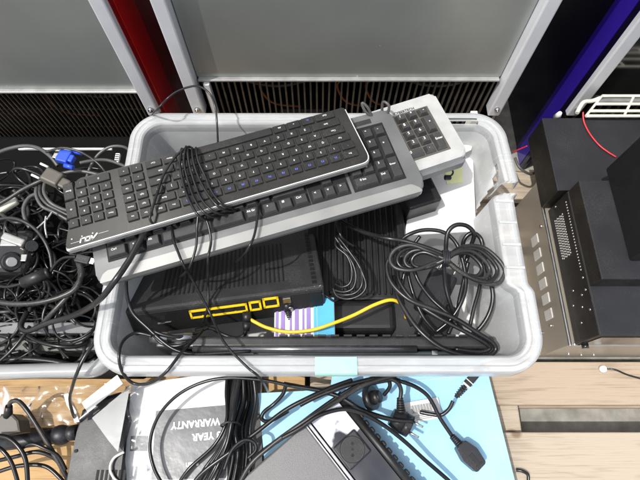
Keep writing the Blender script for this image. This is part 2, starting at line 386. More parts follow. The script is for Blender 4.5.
# nail heads
# ------------------------------------------------------------------ coolers
YF = .66
def cooler(label, x0, x1, zg, side, style, fin):
    r = empty('display_cooler', label, 'cooler', ((x0 + x1) / 2, YF + .3, -.12))
    H = 1.75; W = x1 - x0; cx = (x0 + x1) / 2
    b = B()
    for sx in (x0 + .004, x1 - .004):
        b.box((sx, YF + .305, (H - .12) / 2), (.008, .59, H + .12), bev=.001)
    b.box((cx, YF + .597, (H - .12) / 2), (W - .018, .006, H + .10)); b.box((cx, YF + .3, H - .005), (W - .018, .58, .008))
    obj('side_panels', b, {'red': 'red_shaded', 'navy': 'navy_shaded'}.get(side, side), r, world=True)
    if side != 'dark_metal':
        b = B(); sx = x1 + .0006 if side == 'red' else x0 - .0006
        wd_ = .075 if side == 'red' else .055; b.box((sx, YF + .026 + wd_ / 2, (H - .12) / 2), (.0012, wd_, H + .12)); obj('lit_strip', b, side, r, world=True)  # thin strip painting the lit front of the side panel
    b = B(); b.box((cx, YF + .035, (H + zg) / 2), (W - .056, .03, H - zg), bev=.003)
    obj('door_panel', b, style, r, world=True)
    b = B(); b.box((cx, YF + .0165, zg - .001), (W - .062, .010, .005), bev=.001)
    obj('door_sill', b, 'greytrim', r, world=True)
    for sx in (x0 + .014, x1 - .014):
        b = B(); b.box((sx, YF + .012, (H + .13) / 2), (.026, .03, H - .13), bev=.003)
        t = obj('frame_post', b, 'alu', r, world=True)
        b = B(); b.cyl((sx, YF - .0035, .155), (sx, YF - .009, .155), .006, .005, mi=0); b.cyl((sx, YF - .009, .155), (sx, YF - .011, .155), .003, .002)
        b.bm.normal_update(); s = obj('bolt', b, 'steel', r, world=True)
    if fin:
        b = B(); n = int((W - .06) / fin)
        for k in range(n):
            x = x0 + .03 + (k + .5) * (W - .06) / n
            b.box((x, YF + .022, (zg - .10) / 2 - .002), (fin * .28, .005, zg + .095), mi=0)
        for z in ((zg - .075, .05) if fin < .012 else (.03, .05)):
            b.cyl((x0 + .03, YF + .028, z), (x1 - .03, YF + .028, z), .0018, mi=0, seg=8)
        obj('grille', b, 'grille', r, world=True)
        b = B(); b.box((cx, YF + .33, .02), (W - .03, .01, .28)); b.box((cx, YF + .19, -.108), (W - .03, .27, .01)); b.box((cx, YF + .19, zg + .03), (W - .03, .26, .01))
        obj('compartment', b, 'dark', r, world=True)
        rr = random.Random(int(x0 * 100) + 3)
        for k in range(3):
            px = x0 + .05 + (W - .2) * (k + rr.random() * .9) / 3
            b = B(); zz = zg - .02
            b.tube([(px, YF + .06, zz), (px + .02, YF + .07, zz - .03), (px - .01, YF + .08, zz - .07), (px + .015, YF + .07, zz - .12), (px + .08, YF + .09, zz - .16)], .0028, seg=8)
            obj('copper_pipe', b, 'copper', r, world=True)
        b = B()
        b.box((cx - .1, YF + .16, -.05), (.16, .12, .10), bev=.03, seg=4)
        obj('compressor', b, 'amp', r, world=True); b = B()
        b = B(); pts = [(cx - .24 + .5 * t, YF + .05, zg - .03 - .03 * math.sin(t * 9)) for t in [k / 10 for k in range(11)]]
        b.tube(pts, .0035); obj('hose', b, 'cable_grey', r, world=True)
    return r
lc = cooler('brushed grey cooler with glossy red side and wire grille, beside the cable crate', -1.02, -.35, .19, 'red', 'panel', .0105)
mc = cooler('wide brushed grey cooler between two white posts, directly behind the milky tub', -.278, .395, .226, 'dark_metal', 'panel', .013)
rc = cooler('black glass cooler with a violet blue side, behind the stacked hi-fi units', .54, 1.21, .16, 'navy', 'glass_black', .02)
# white narrow post in the middle grille
b = B(); b.box((at(214, 100, .15).x - .0, YF + .012, .08), (.012, .012, .28), bev=.001); obj('foot_post', b, 'alu', mc, world=True)

# ------------------------------------------------------------------ tubs
def rloop(a, b, r, o, npside=70, ncorn=10):
    """counter-clockwise rounded rectangle, starts on the right side"""
    a += o; b += o; r = max(.008, r + o); out = []
    for cx, cy, a0, (sx, sy) in ((a - r, b - r, 0, (1, 1)), (-a + r, b - r, 90, (-1, 1)), (-a + r, -b + r, 180, (-1, -1)), (a - r, -b + r, 270, (1, -1))):
        for k in range(ncorn + 1):
            t = math.radians(a0 + 90 * k / ncorn); out.append((cx + r * math.cos(t), cy + r * math.sin(t)))
        nx = len(out)
        # straight side to the next corner
        if a0 == 0: e0, e1 = (a - r, b), (-a + r, b)
        elif a0 == 90: e0, e1 = (-a, b - r), (-a, -b + r)
        elif a0 == 180: e0, e1 = (-a + r, -b), (a - r, -b)
        else: e0, e1 = (a, -b + r), (a, b - r)
        for k in range(1, npside): t = k / npside; out.append((e0[0] + (e1[0] - e0[0]) * t, e0[1] + (e1[1] - e0[1]) * t))
    return out
def tub(cx, cy, a, b, H, rad, profile, shift=None, kill=None, wob=0, crisp=False):
    bm = bmesh.new(); rows = []
    for (o, z) in profile:
        row = []
        for (x, y) in rloop(a, b, rad, o, ncorn=28 if crisp else 10):
            X, Y, Z = cx + x, cy + y, z
            if shift: X, Y, Z = shift(X, Y, Z, o)
            if wob:
                n = mnoise.noise_vector(V((X * 6, Y * 6, Z * 3))) * wob; X += n.x; Y += n.y; Z += n.z if z > H * .5 else 0
            row.append(bm.verts.new((X, Y, Z)))
        rows.append(row)
    n = len(rows[0])
    for i in range(len(rows) - 1):
        for k in range(n):
            vs = [rows[i][k], rows[i][(k + 1) % n], rows[i + 1][(k + 1) % n], rows[i + 1][k]]
            c = sum((v.co for v in vs), V()) / 4
            if kill and kill(c, profile[i][0], profile[i][1]): continue
            f = bm.faces.new(vs); f.smooth = not (crisp and profile[i][1] > .325); f.material_index = 0 if profile[i][1] > H - .03 else 1
    f = bm.faces.new(list(reversed(rows[0]))); f.material_index = 1
    return bm
HT = .34
prof = [(-.058, .003), (-.050, .006), (-.046, .014)]
for k in range(1, 19): t = k / 18; prof.append((-.046 + .022 * t, .014 + (.322 - .014) * t))
prof += [(-.0232, .332), (-.0215, .3375), (-.0195, .3395), (-.016, .3402), (-.0145, .3390), (-.010, .3390), (-.0085, .3402), (-.004, .3400), (-.0015, .3390), (-.0004, .336), (0.0006, .326), (.001, .318)]
def sh(X, Y, Z, o):
    if X > .2 and .196 < Y < .352:
        k_ = min(1, (.352 - Y) / .004, (Y - .196) / .010)
        if o < -.0155: X -= .016 * k_ * (1 if Z > .25 else max(0, Z / .25))
        else: X -= .007 * k_
    if X > .2 and .372 < Y < .45 and Z > .3:
        X += .006 * (1 - (Y - .372) / .08)
    return X, Y, Z
def kl(c, o, z):
    if c.x > .22:
        if .352 < c.y < .373 and z > .235 - (c.y - .352) * 1.5: return True
        if z > .17 and z < .33 and abs(c.y - (.402 + (z - .32) * .45 + .006 * math.sin(z * 60))) < .004 + .012 * max(0, (z - .2)): return True
    if c.y > .44 and .19 < c.x < .262 and -.0225 < o < -.0125:
        return abs(z - .3365) < .0035 and math.sin(c.x * 60) > -.9
    return False
bm = tub(-.0025, .294, .309, .2115, HT, .052, prof, sh, kl, crisp=True)
r = empty('storage_tub', 'milky translucent plastic tub with a cracked rim, piled with keyboards and cables', 'storage tub', (0, .2995, 0))
for yy in (.232, .268, .304, .340):
    b_ = B(); b_.prism([(.270, yy - .0025), (.297, yy - .0035), (.297, yy + .0005), (.270, yy + .0015)], .3412, .3435, bev=.0006); obj('rim_rib', b_, 'tub', r, world=True)
o = obj('tub_shell', bm, ['tub', 'tubwall'], r, world=True)
sm = o.modifiers.new('thickness', 'SOLIDIFY'); sm.thickness = .0022; sm.offset = 0
# broken flap of the rim hanging at the crack
p0 = at(315, 361, .3415); p1 = at(357, 361, .3415)
b = B(); b.box(((p0.x + p1.x) / 2, .0920, .3418), (p1.x - p0.x, .022, .0006)); b.box(((p0.x + p1.x) / 2, .0803, .334), (p1.x - p0.x, .0006, .016))
tag(obj('sticker', b, 'mint', r, world=True), 'mint green sticker on the rim')

# smaller crate on the left
prof2 = [(-.05, .004), (-.04, .01)] + [(-.04 + .02 * k / 8, .01 + .235 * k / 8) for k in range(1, 9)] + [(-.018, .252), (-.014, .258), (-.006, .26), (-.001, .257), (0, .25), (0, .236)]
bm = tub(-.61, .292, .292, .205, .26, .04, prof2, shift=lambda X, Y, Z, o: (X, Y, Z * (1 - .62 * min(1, max(0, (Y - .16) / .2)))), wob=.004)
o = obj('plastic_crate', bm, ['bin', 'bin']); tag(o, 'clear crinkled plastic crate full of tangled cables, beside the milky tub', 'crate')
sm = o.modifiers.new('thickness', 'SOLIDIFY'); sm.thickness = .002; sm.offset = 0

# ------------------------------------------------------------------ keyboards
U = .019
def key(par, name, x0, y0, wd, dp, z, h, cap, legend=None, rot=0, blue=False, size=.0045, lx=.5, ly=.55, gap=.0016, top=.86, lmi=1, second=None):
    b = B(); cx = x0 + wd / 2; cy = y0 + dp / 2
    w_, d_ = wd - gap, dp - gap
    b.box((cx, cy, z + h / 2), (w_, d_, h), bev=.0006, top=((w_ - (1 - top) * U) / w_, (d_ - (1 - top) * U) / d_), seg=1)
    if legend: b.text(legend, size, x0 + wd * lx, y0 + dp * ly, z + h + .00025, rot, mi=1, bold=.015)
    if second: b.text(second, size * .8, x0 + wd * (1 - lx), y0 + dp * (1 - ly), z + h + .00025, rot, mi=1)
    return obj(name, b, [cap, 'legend_blue' if blue else 'legend'], par)

# --- black slim keyboard (upside down to the viewer)
ZB = .415
FB = frame(at(65, 250, ZB), at(369, 161, ZB), at(77, 178, ZB))
FBi = FB.inverted()
kb = empty('slim_keyboard', 'slim black keyboard lying upside down on top, its cord wrapped round it', 'keyboard', FB)
tl = FBi @ at(76, 179, ZB); tr = FBi @ at(344, 107, ZB); br = FBi @ at(371, 160, ZB); bmid = FBi @ at(235, 142, ZB)
b = B()
def rc(pts, rad):
    out = []
    n = len(pts)
    for i in range(n):
        p = V(pts[i]); a = V(pts[i - 1]); c = V(pts[(i + 1) % n]); rr = rad[i] if isinstance(rad, (list, tuple)) else rad
        d1 = (a - p).normalized(); d2 = (c - p).normalized(); A = p + d1 * rr; C_ = p + d2 * rr
        for k in range(6):
            t = k / 5; out.append(tuple(A.lerp(p, t).lerp(p.lerp(C_, t), t)))
    return out
outl = rc([(0, 0), (br.x, 0), (tr.x, tr.y), ((tr.x * .72 + tl.x * .28), tr.y * .62 + tl.y * .38 - .003), ((tr.x + tl.x) / 2 - .03, (tr.y + tl.y) / 2 - .0015), (tl.x, tl.y)], [.007, .014, .004, .03, .03, .006])
b.prism(outl, -.012, 0, bev=.0012); obj('body', b, 'keybody', kb)
b = B(); cen = V((br.x / 2, tl.y / 2)); o2 = [tuple(cen + (V(p) - cen) * 1.005 + V((0, -.0022))) for p in outl]
b.prism(o2, -.010, -.0022, bev=.0008); obj('silver_edge', b, 'silver', kb)
b = B(); b.tube([(p[0], p[1] - .0008, -.0006) for p in outl[3:13]] + [(outl[12][0], outl[12][1] - .0008, -.0006)], .0009, sub=1); obj('bright_line', b, 'line', kb)
H0 = .0005; WB = tl.y
pitch = (WB - .012 - .003) / 6
ry = [.0115 + i * pitch for i in range(6)]
uu = .0176; xr = br.x - .021
rows = [
 ['F1', 'F2', 'F3', 'F4', 'F5', 'F6', 'F7', 'F8', 'F9', 'F10', 'F11', 'F12', 'Del', 'Ins'],
 list('`1234567890-='), list('QWERTYUIOP[]'), list('ASDFGHJKL;\''), list('ZXCVBNM,./')]
def bk(x0, i, wd, leg, blue=False, h=None, sz=.0042, cnt=1):
    key(kb, 'key', x0, ry[i], wd, pitch * (h or 1), H0 - .001, .0034, 'keycap', leg, math.pi, blue, sz, lx=.5, ly=.5, gap=.0021, top=.93)
def row_from_right(i, spec):
    x = xr + .003 * (5 - i) * .0
    x = (FBi @ at(*{0: (361, 158), 1: (357, 149), 2: (352, 140), 3: (346, 131), 4: (340, 121), 5: (334, 112)}[i], ZB)).x
    sc_w = (x - .1225) / (uu * sum(q[0] for q in spec))
    for wd, leg, bl in spec:
        wd *= sc_w
        x -= wd * uu; bk(x, i, wd * uu, leg, bl, sz=.0042 if len(leg) < 3 else .0034)
    return x
e0 = row_from_right(0, [(1.3, 'Esc', False)] + [(1, f, True) for f in rows[0][:12]] + [(1, 'Prt', False), (.9, 'Del', False)])
e1 = row_from_right(1, [(1.1, '`', False)] + [(1, f, False) for f in '1234567890-='] + [(1.7, 'Back', False)])
e2 = row_from_right(2, [(1.6, 'Tab', False)] + [(1, f, False) for f in 'QWERTYUIOP[]'] + [(1.0, '\\', False)])
e3 = row_from_right(3, [(1.8, 'Caps', False)] + [(1, f, False) for f in 'ASDFGHJKL;\''] + [(1.6, 'Enter', False)])
e4 = row_from_right(4, [(2.2, 'Shift', False)] + [(1, f, False) for f in 'ZXCVBNM,./'] + [(2, 'Shift', False)])
x = (FBi @ at(334, 112, ZB)).x; sc_w = (x - .1225) / (uu * 13.3)
for wd, leg, bl in [(1.5, 'Ctrl', 0), (1, 'Fn', 1), (1, '=', 0), (1, 'Alt', 0), (5.6, '', 0), (1, 'Alt', 0), (1, 'Menu', 0), (1.2, 'Ctrl', 0)]:
    wd *= sc_w; x -= wd * uu
    key(kb, 'space_bar' if not leg else 'key', x, ry[5] , wd * uu, pitch * .98, H0 - .001, .0034, 'keycap', leg or None, math.pi, bool(bl), .0036, gap=.0021, top=.93)
# nav cluster and number pad (left part as seen)
nx0 = .0845
for i, names in enumerate([['Ins', 'Scr'], ['Home', 'PgU'], ['End', 'PgD'], ['Up', 'Dn'], ['<', '^'], ['>', 'v']]):
    for c in range(2):
        bk(nx0 + c * uu * 1.02, i, uu * 1.02, names[c], sz=.0032)
cw = .0168; cx0 = .008
np = {1: [('-', 0, 1), ('*', 1, 1), ('/', 2, 1), ('Num', 3, 1)], 2: [('9', 1, 1), ('8', 2, 1), ('7', 3, 1)], 3: [('6', 1, 1), ('5', 2, 1), ('4', 3, 1)], 4: [('3', 1, 1), ('2', 2, 1), ('1', 3, 1)], 5: [('.', 1, 1), ('0', 2, 2)]}
for i, l in np.items():
    for leg, c, wd in l: bk(cx0 + c * cw, i, cw * wd, leg, sz=.0042 if len(leg) < 3 else .0032)
bk(cx0, 2, cw, '+', h=2, sz=.006); bk(cx0, 4, cw, 'Enter', h=2, sz=.0036)
# logo with its two fine lines, lights
b = B()
lo = FBi @ at(92, 239, ZB)
b.tube([(0, 0, 0), (.012, 0, 0)], .0001) if False else None
def strokes(b, pts_list, X, wd, z):
    for pts in pts_list:
        for a, c in zip(pts[:-1], pts[1:]):
            a = V(a); c = V(c); d = (c - a).normalized(); n = V((-d.y, d.x)) * wd / 2; a -= d * wd * .3; c += d * wd * .3
            b.prism([tuple(a + n), tuple(c + n), tuple(c - n), tuple(a - n)], z, z + .0003, X=X)
sl = .35
def S(l): return [[(x + y * sl, y) for x, y in p] for p in l]
LX = Matrix.Translation((.0205, .0040, .0003))
k = .0052
strokes(b, S([[(0, 0), (0, k), (k * .9, k)], [(k * 1.25, 0), (k * 1.25, k), (k * 2.35, k), (k * 2.35, 0), (k * 1.25, 0)], [(k * 2.7, k), (k * 3.1, 0), (k * 4.0, k * 1.25)]]), LX, .0019, 0)
strokes(b, [[(-.012, .0022), (-.001, .0022)], [(.025, .0052), (.038, .0052)]], LX, .0004, 0)
for px, py in ((.0105, .0125), (.024, .0125), (.038, .0125)): b.cyl((px, py, .0001), (px, py, .0006), .0009, seg=8)
obj('logo', b, 'legend', kb)

# --- grey keyboard under it
ZG = .39
FG = frame(at(97, 284, ZG), at(428, 189, ZG), at(58, 214, ZG))
FGi = FG.inverted()
kg = empty('office_keyboard', 'grey keyboard with a broad silver front edge, crosswise under the black one', 'keyboard', FG)
WG = .150; LG = (FGi @ at(428, 189, ZG)).x
b = B(); b.prism(rc([(0, 0), (LG, 0), (LG - .004, WG), (.002, WG)], [.012, .02, .012, .012]), -.018, 0, bev=.003); obj('body', b, 'greykb', kg)
b = B(); b.prism(rc([(.002, -.0012), (LG - .004, -.0012), (LG - .020, .0145), (.012, .0145)], [.006, .010, .004, .004]), -.010, .0013, bev=.001); obj('front_rim', b, 'silver', kg)
b = B()
for (x0, x1) in ((.020, .306), (.308, .366), (.372, .450)):
    b.prism([(x0 - .001, .026), (x1, .026), (x1, .128), (x0 - .001, .128)], -.002, .0012)
obj('key_well', b, 'slot', kg)
gy = [.0275 + i * .019 for i in range(6)]
def gk(x0, i, wd, leg, h=1, sz=.0055): key(kg, 'key', x0, gy[i], wd, .019 * h, 0, .0075, 'greycap', leg, 0, False, sz, lx=.38, ly=.62, gap=.001, top=.72)
x = .020
for wd, leg in [(1.5, 'Ctrl'), (1.2, '\u2022'), (1.2, 'Alt'), (6.2, None), (1.3, 'Alt Gr'), (1.2, '\u2022'), (1.2, '\u2261'), (1.2, 'Ctrl')]:
    gk(x, 0, wd * U, leg, sz=.0045 if leg and len(leg) > 1 else .007); x += wd * U
x = .020
for wd, leg in [(1.3, '\u00d7'), (1, '<')] + [(1, c) for c in 'YXCVBNM'] + [(1, ','), (1, '.'), (1, '-'), (2.7, 'shift')]:
    gk(x, 1, wd * U, leg, sz=.005); x += wd * U
x = .020
for wd, leg in [(1.75, 'Caps')] + [(1, c) for c in 'ASDFGHJKL;\'#'] + [(1.25, None)]:
    if x > .22: gk(x, 2, wd * U, leg)
    x += wd * U
for c, leg in enumerate('<v>'): gk(.308 + c * U, 0, U, leg)
gk(.308 + U, 1, U, '^')
for i in range(1, 5):
    for c in range(3): 
        gk(.373 + c * U, i, U, [[None] * 3, list('123'), list('456'), list('789'), ['Num', '/', '*']][i][c], sz=.005)
gk(.373, 0, 2 * U, '0 Ins', sz=.0048); gk(.373 + 2 * U, 0, U, 'Del', sz=.0045)
gk(.373 + 3 * U, 0, U, 'Enter', h=2, sz=.0042); gk(.373 + 3 * U, 2, U, '+', h=2, sz=.006); gk(.373 + 3 * U, 4, U, '-')
# key marks near its back right corner
b = B(); b.box((.405, WG - .0135, .0002), (.06, .008, .0012), bev=.0005); obj('button_strip', b, 'greycap', kg)

# --- beige keyboard at the back right
ZC = .372
FC = frame(at(469, 154, ZC), at(469, 154, ZC) + (at(430, 93, ZC) - at(385, 107, ZC)), at(430, 93, ZC))
LC = .42; WC = .125
kc = empty('beige_keyboard', 'beige keyboard with dark keys, its end poking over the cracked tub corner', 'keyboard', FC)
b = B(); b.prism(rc([(-LC, 0), (0, 0), (0, WC), (-LC, WC)], [.01, .012, .008, .01]), -.014, .0, bev=.004); obj('body', b, 'beige', kc)
b = B(); b.prism(rc([(-LC + .004, -.006), (-.002, -.006), (-.003, WC - .004), (-LC + .004, WC - .004)], .01), -.025, -.010, bev=.002); obj('underside', b, 'beigeunder', kc)
b = B(); b.prism([(-.103, .018), (-.022, .018), (-.022, .104), (-.103, .104)], -.003, .001); obj('key_well', b, 'cable_brown', kc)
for i in range(5):
    for c in range(3):
        if i == 0 and c == 1: continue
        legs = [['0', '', '.'], ['1', '2', '3'], ['4', '5', '6'], ['7', '8', '9'], ['N', '/', '*']]
        wd = 2 if (i == 0 and c == 0) else 1
        key(kc, 'key', -.101 + c * U, .020 + i * .0165, wd * U, .0165, .0, .0085, 'palecap', legs[i][c], 0, size=.0065, gap=.0010, top=.62, lx=.4)
for i, h, leg in ((0, 2, 'Enter'), (2, 2, '+'), (4, 1, '-')):
    key(kc, 'key', -.101 + 3 * U, .020 + i * .0165, U, .0165 * h, .0, .0085, 'palecap', leg, 0, size=.0055 if h > 1 else .007, gap=.0010, top=.62)
b = B(); tc_ = FC.inverted() @ at(404, 111.5, ZC); b.text('CYBERTECH', .0068, tc_.x, tc_.y, .0004, 0, sx=.95, bold=.02); obj('lettering', b, 'slot', kc)
# its grey coiled cord at the back of the grey keyboard
b = B(); b.tube(path((374, 122, .38), (368, 108, .40), (362, 103, .405), (366, 112, .395), (376, 118, .385), (386, 116, .385), (389, 106, .40), (383, 102, .40), (382, 112, .385)), .0022)
obj('cord', b, 'cable_grey', kc, world=True)

# ------------------------------------------------------------------ cables
def cable(label, pts, r=.0028, m='cable', name='power_cable', cat='cable', group=None, z=None, seg=8, wob=.0, parent=None, sub=7):
    P = path(*pts, z=z) if not isinstance(pts[0], Vector) else pts
    b = B(); b.tube(P, r, seg=seg, sub=sub)
    o = obj(name, b, m, parent, world=True)
    if parent is None: tag(o, label, cat, group)
    return o
# cord of the black keyboard: strands wrapped round it and hanging in front
zt = .4245
for pts in [
    [(193, 149, .40), (188, 147, zt), (176, 156, zt + .002), (164, 174, zt), (157, 194, zt), (152, 210, zt + .001), (150, 219, zt), (155, 225, .41), (166, 226, .40), (176, 219, .395)],
    [(180, 153, .40), (182, 149, zt), (180, 164, zt + .002), (184, 186, zt), (191, 204, zt + .001), (199, 216, zt - .001), (208, 220, .405), (214, 219, .395)],
    [(186, 150, .40), (186, 147, zt + .002), (184, 162, zt + .002), (189, 184, zt), (196, 202, zt + .001), (206, 214, zt - .001), (216, 217, .405), (222, 214, .395)],
    [(190, 151, .40), (188, 149, zt + .003), (189, 163, zt + .003), (195, 184, zt), (202, 200, zt), (213, 211, zt - .001), (224, 214, .405), (229, 212, .395)],
    [(194, 153, .40), (192, 148, zt), (193, 160, zt + .002), (198, 176, zt), (207, 193, zt + .001), (219, 207, zt - .001), (230, 211, .405), (238, 209, .395)],
    [(196, 152, .40), (196, 148, zt), (198, 160, zt + .002), (205, 176, zt), (212, 192, zt), (222, 204, zt - .001), (233, 209, .405)],
    [(172, 222, .395), (173, 238, .40), (178, 252, .402), (184, 266, .399), (192, 279, .365), (209, 311, .325), (224, 342, .345), (246, 366, .352), (257, 375, .348), (264, 384, .30), (268, 392, .16)],
    [(198, 216, .41), (197, 228, .405), (196, 247, .40), (190, 266, .392), (184, 274, .37), (180, 277, .34)],
    [(205, 216, .41), (209, 228, .405), (211, 242, .40), (208, 258, .398), (208, 272, .37), (208, 284, .325), (208, 305, .31), (203, 322, .29)],
    [(257, 202, .40), (257, 220, .402), (254, 236, .402), (249, 247, .400), (243, 256, .385), (236, 262, .36)],
]:
    cable(None, pts, .0018, name='cord', parent=kb)
cable('thick black cable sweeping from the crate over the tub corner to the grey keyboard',
      [(152, 226, .395), (144, 234, .402), (137, 246, .404), (128, 262, .404), (114, 282, .402), (97, 302, .375), (72, 316, .32), (48, 323, .29), (28, 331, .27), (21, 326, .26), (27, 312, .25)], .0042, 'cable')

cable('thin black cable arching from the red cooler side down into the tub behind the keyboards',
      [(150, 118, .30), (157, 110, .38), (168, 98, .39), (180, 90, .40), (197, 86, .41), (209, 93, .41), (215, 106, .40), (217, 124, .39), (218, 146, .37)], .0016, name='thin_cable')

# ------------------------------------------------------------------ router
ro = at(124, 312, .31); rx = at(324, 286, .31)
RX = frame(ro, rx, ro + (V((0, .085, -.052))))
rt = empty('router', 'dusty black router with slotted lid and yellow framed sockets, in the tub under the keyboards', 'router', RX)
LR = (rx - ro).length; DR = .17; HR = .052
b = B(); b.box((LR / 2, DR / 2, -HR / 2), (LR, DR, HR), bev=.003, seg=2); obj('case', b, 'router', rt)
b = B(); b.box((LR / 2, -.0005, -HR / 2 - .002), (LR - .008, .003, HR - .010), bev=.001); obj('rear_panel', b, 'routerface', rt)
b = B()
for kx in range(29):
    x = .050 + kx * .0069
    if x < LR - .055: b.box((x, .072, .0002), (.0024, .098, .0012), bev=0)
obj('vent_slots', b, 'slot', rt)
b = B()
for k in range(13): b.box((LR - .0135, .012 + k * .0105, .0003), (.007, .0065, .0012))
obj('edge_slots', b, 'slot', rt)
# yellow socket frames
b = B(); yz = -.020
Fy = Matrix.Rotation(math.radians(90), 4, 'X')  # local x,y -> x,z on the rear face
def yr(x0, x1, z0, z1, t=.003):
    for (a, c, d, e) in ((x0, x1, z0, z0 + t), (x0, x1, z1 - t, z1), (x0, x0 + t, z0, z1), (x1 - t, x1, z0, z1)):
        b.box(((a + c) / 2, -.0028, (d + e) / 2), (c - a, .0022, e - d))
yr(.092, .178, -.028, -.012); yr(.181, .199, -.028, -.010); yr(.202, .226, -.026, -.007)
obj('socket_frame', b, 'yellow', rt)
b = B()
for c_, d_ in [((.1015 + k * .0165, -.0022, -.020), (.0135, .0012, .0095)) for k in range(5)] + [((.190, -.0022, -.019), (.011, .0012, .011)), ((.214, -.0022, -.0165), (.016, .0012, .011)), ((.030, -.0022, -.018), (.012, .0012, .008)), ((.052, -.0022, -.02), (.008, .0012, .006))]:
    b = B(); b.box(c_, d_); obj('socket', b, 'slot', rt)
b = B(); b.box((.0515, -.0025, -.03), (.02, .0008, .0012)); b.box((.238, -.003, -.016), (.012, .003, .010), bev=.0008); b.cyl((.242, -.003, -.033), (.242, -.006, -.033), .004); obj('port_plate', b, 'steel', rt)
# plugs in the router
b = B(); pp = path((247, 312, .285), (247, 322, .283), (246, 331, .28)); b.cyl(pp[0], pp[1], .0075, .007); b.cyl(pp[1], pp[2], .007, .0045)
b.tube(path((246, 330, .28), (243, 336, .275), (234, 338, .272), (222, 334, .27), (210, 328, .262), (196, 330, .25)), .003)
tag(obj('black_plug', b, 'black'), 'black round plug in the router sockets, its lead bent back under it', 'plug')
b = B(); pp = path((286, 301, .285), (288, 311, .28), (290, 320, .275)); b.cyl(pp[0], pp[1], .006, .006)
for k in range(5): q = pp[1].lerp(pp[2], k / 5); q2 = pp[1].lerp(pp[2], (k + .7) / 5); b.cyl(q, q2, .0052 - k * .0004)
b.tube(path((290, 319, .276), (292, 328, .268), (286, 334, .255)), .0024)
tag(obj('power_jack', b, 'black'), 'small ribbed black power jack in the end socket of the router', 'plug')
b = B()
b.box((0, 0, 0), (.022, .012, .008), bev=.001, X=frame(at(306, 302, .27), at(322, 298, .27), at(306, 290, .27)) @ Matrix.Translation((.008, .0, .0)))
tag(obj('phone_connector', b, 'purple'), 'small violet connector at the router corner above the striped carton', 'connector')
cable('thin grey lead looping from the violet connector by the router', [(317, 295, .285), (310, 298, .285), (304, 305, .28), (298, 313, .27), (292, 322, .26)], .0018, 'cable_grey', 'thin_cable')
cable('short black lead curling off the right end of the router', [(318, 294, .282), (326, 296, .283), (334, 301, .28), (339, 297, .275), (339, 284, .27), (334, 278, .26)], .0018, name='thin_cable')
cable('yellow network cable curving from the router to the coiled cables', [(248, 318, .283), (255, 322, .285), (268, 328, .285), (288, 332, .29), (312, 330, .295), (334, 323, .30), (354, 315, .30), (374, 305, .305), (390, 300, .305), (400, 303, .295), (405, 309, .28), (406, 318, .26)], .0027, 'yellowcable', 'network_cable')

# ------------------------------------------------------------------ ribbed black console and other things in the tub
q0 = at(333, 334, .245); q1 = at(398, 334, .245)
CX = frame(q0, q1, at(334, 300, .245))
c_ = empty('console', 'black ribbed console case with a smooth rounded end, between router and coiled black cables', 'game console', CX)
LW = (q1 - q0).length
b = B(); b.box((LW / 2 - .02, .03, -.03), (LW + .04, .055, .06), bev=.012, seg=4); obj('end_block', b, 'black', c_)
b = B(); b.box((LW / 2 - .02, .16, -.035), (LW + .05, .205, .055), bev=.004); obj('case', b, 'black', c_)
b = B()
for k in range(14): b.box((-.024 + k * (LW + .028) / 13, .158, -.006), (.0038, .185, .007), bev=.001, seg=1)
obj('cooling_ribs', b, 'black', c_)
b = B(); b.box((LW + .012, .19, -.002), (.014, .14, .05), bev=.004); obj('side_rail', b, 'black', c_)

# bundle of thin cable behind the router
for j, pts in enumerate([
    [(337, 236, .30), (336, 246, .30), (347, 256, .30), (352, 270, .295), (350, 283, .29), (342, 287, .285), (335, 284, .28)],
    [(339, 235, .302), (341, 246, .302), (355, 257, .30), (362, 272, .30), (366, 286, .295), (360, 295, .29), (348, 299, .285), (337, 296, .28), (333, 288, .28)],
    [(335, 237, .302), (343, 249, .30), (352, 262, .30), (356, 276, .295), (353, 288, .29), (344, 292, .285), (334, 290, .28)],
    [(338, 237, .306), (349, 251, .305), (360, 268, .30), (362, 284, .297), (355, 293, .29), (343, 295, .285), (330, 292, .275)]]):
    cable('thin black cable bundled in a hank beside the end of the router', pts, .002, name='bundled_cable', group='hank of thin cable beside the router')
cable('short black cable curling over the ribbed console near the keyboards', [(338, 214, .30), (337, 224, .31), (341, 236, .31), (347, 242, .30), (354, 246, .295)], .0022, name='thin_cable')

# striped carton
SX = frame(at(274, 337, .278), at(335, 336, .278), at(274, 300, .278))
b = B(); b.box((.046, .03, -.05), (.092, .06, .10), bev=.001, mi=0)
for k, (x, w_) in enumerate([(.004, .004), (.013, .006), (.025, .003), (.034, .006), (.044, .003), (.052, .006)]): b.box((x, .03, .0006), (w_, .058, .001), mi=1)
b.box((.078, .03, .0006), (.026, .0585, .001), mi=2); b.box((.062, .03, .0006), (.004, .0585, .001), mi=2)
tag(obj('striped_carton', b, ['white', 'purple', 'cyan'], X=SX), 'small carton striped violet, white and cyan, below the router beside the console', 'box')

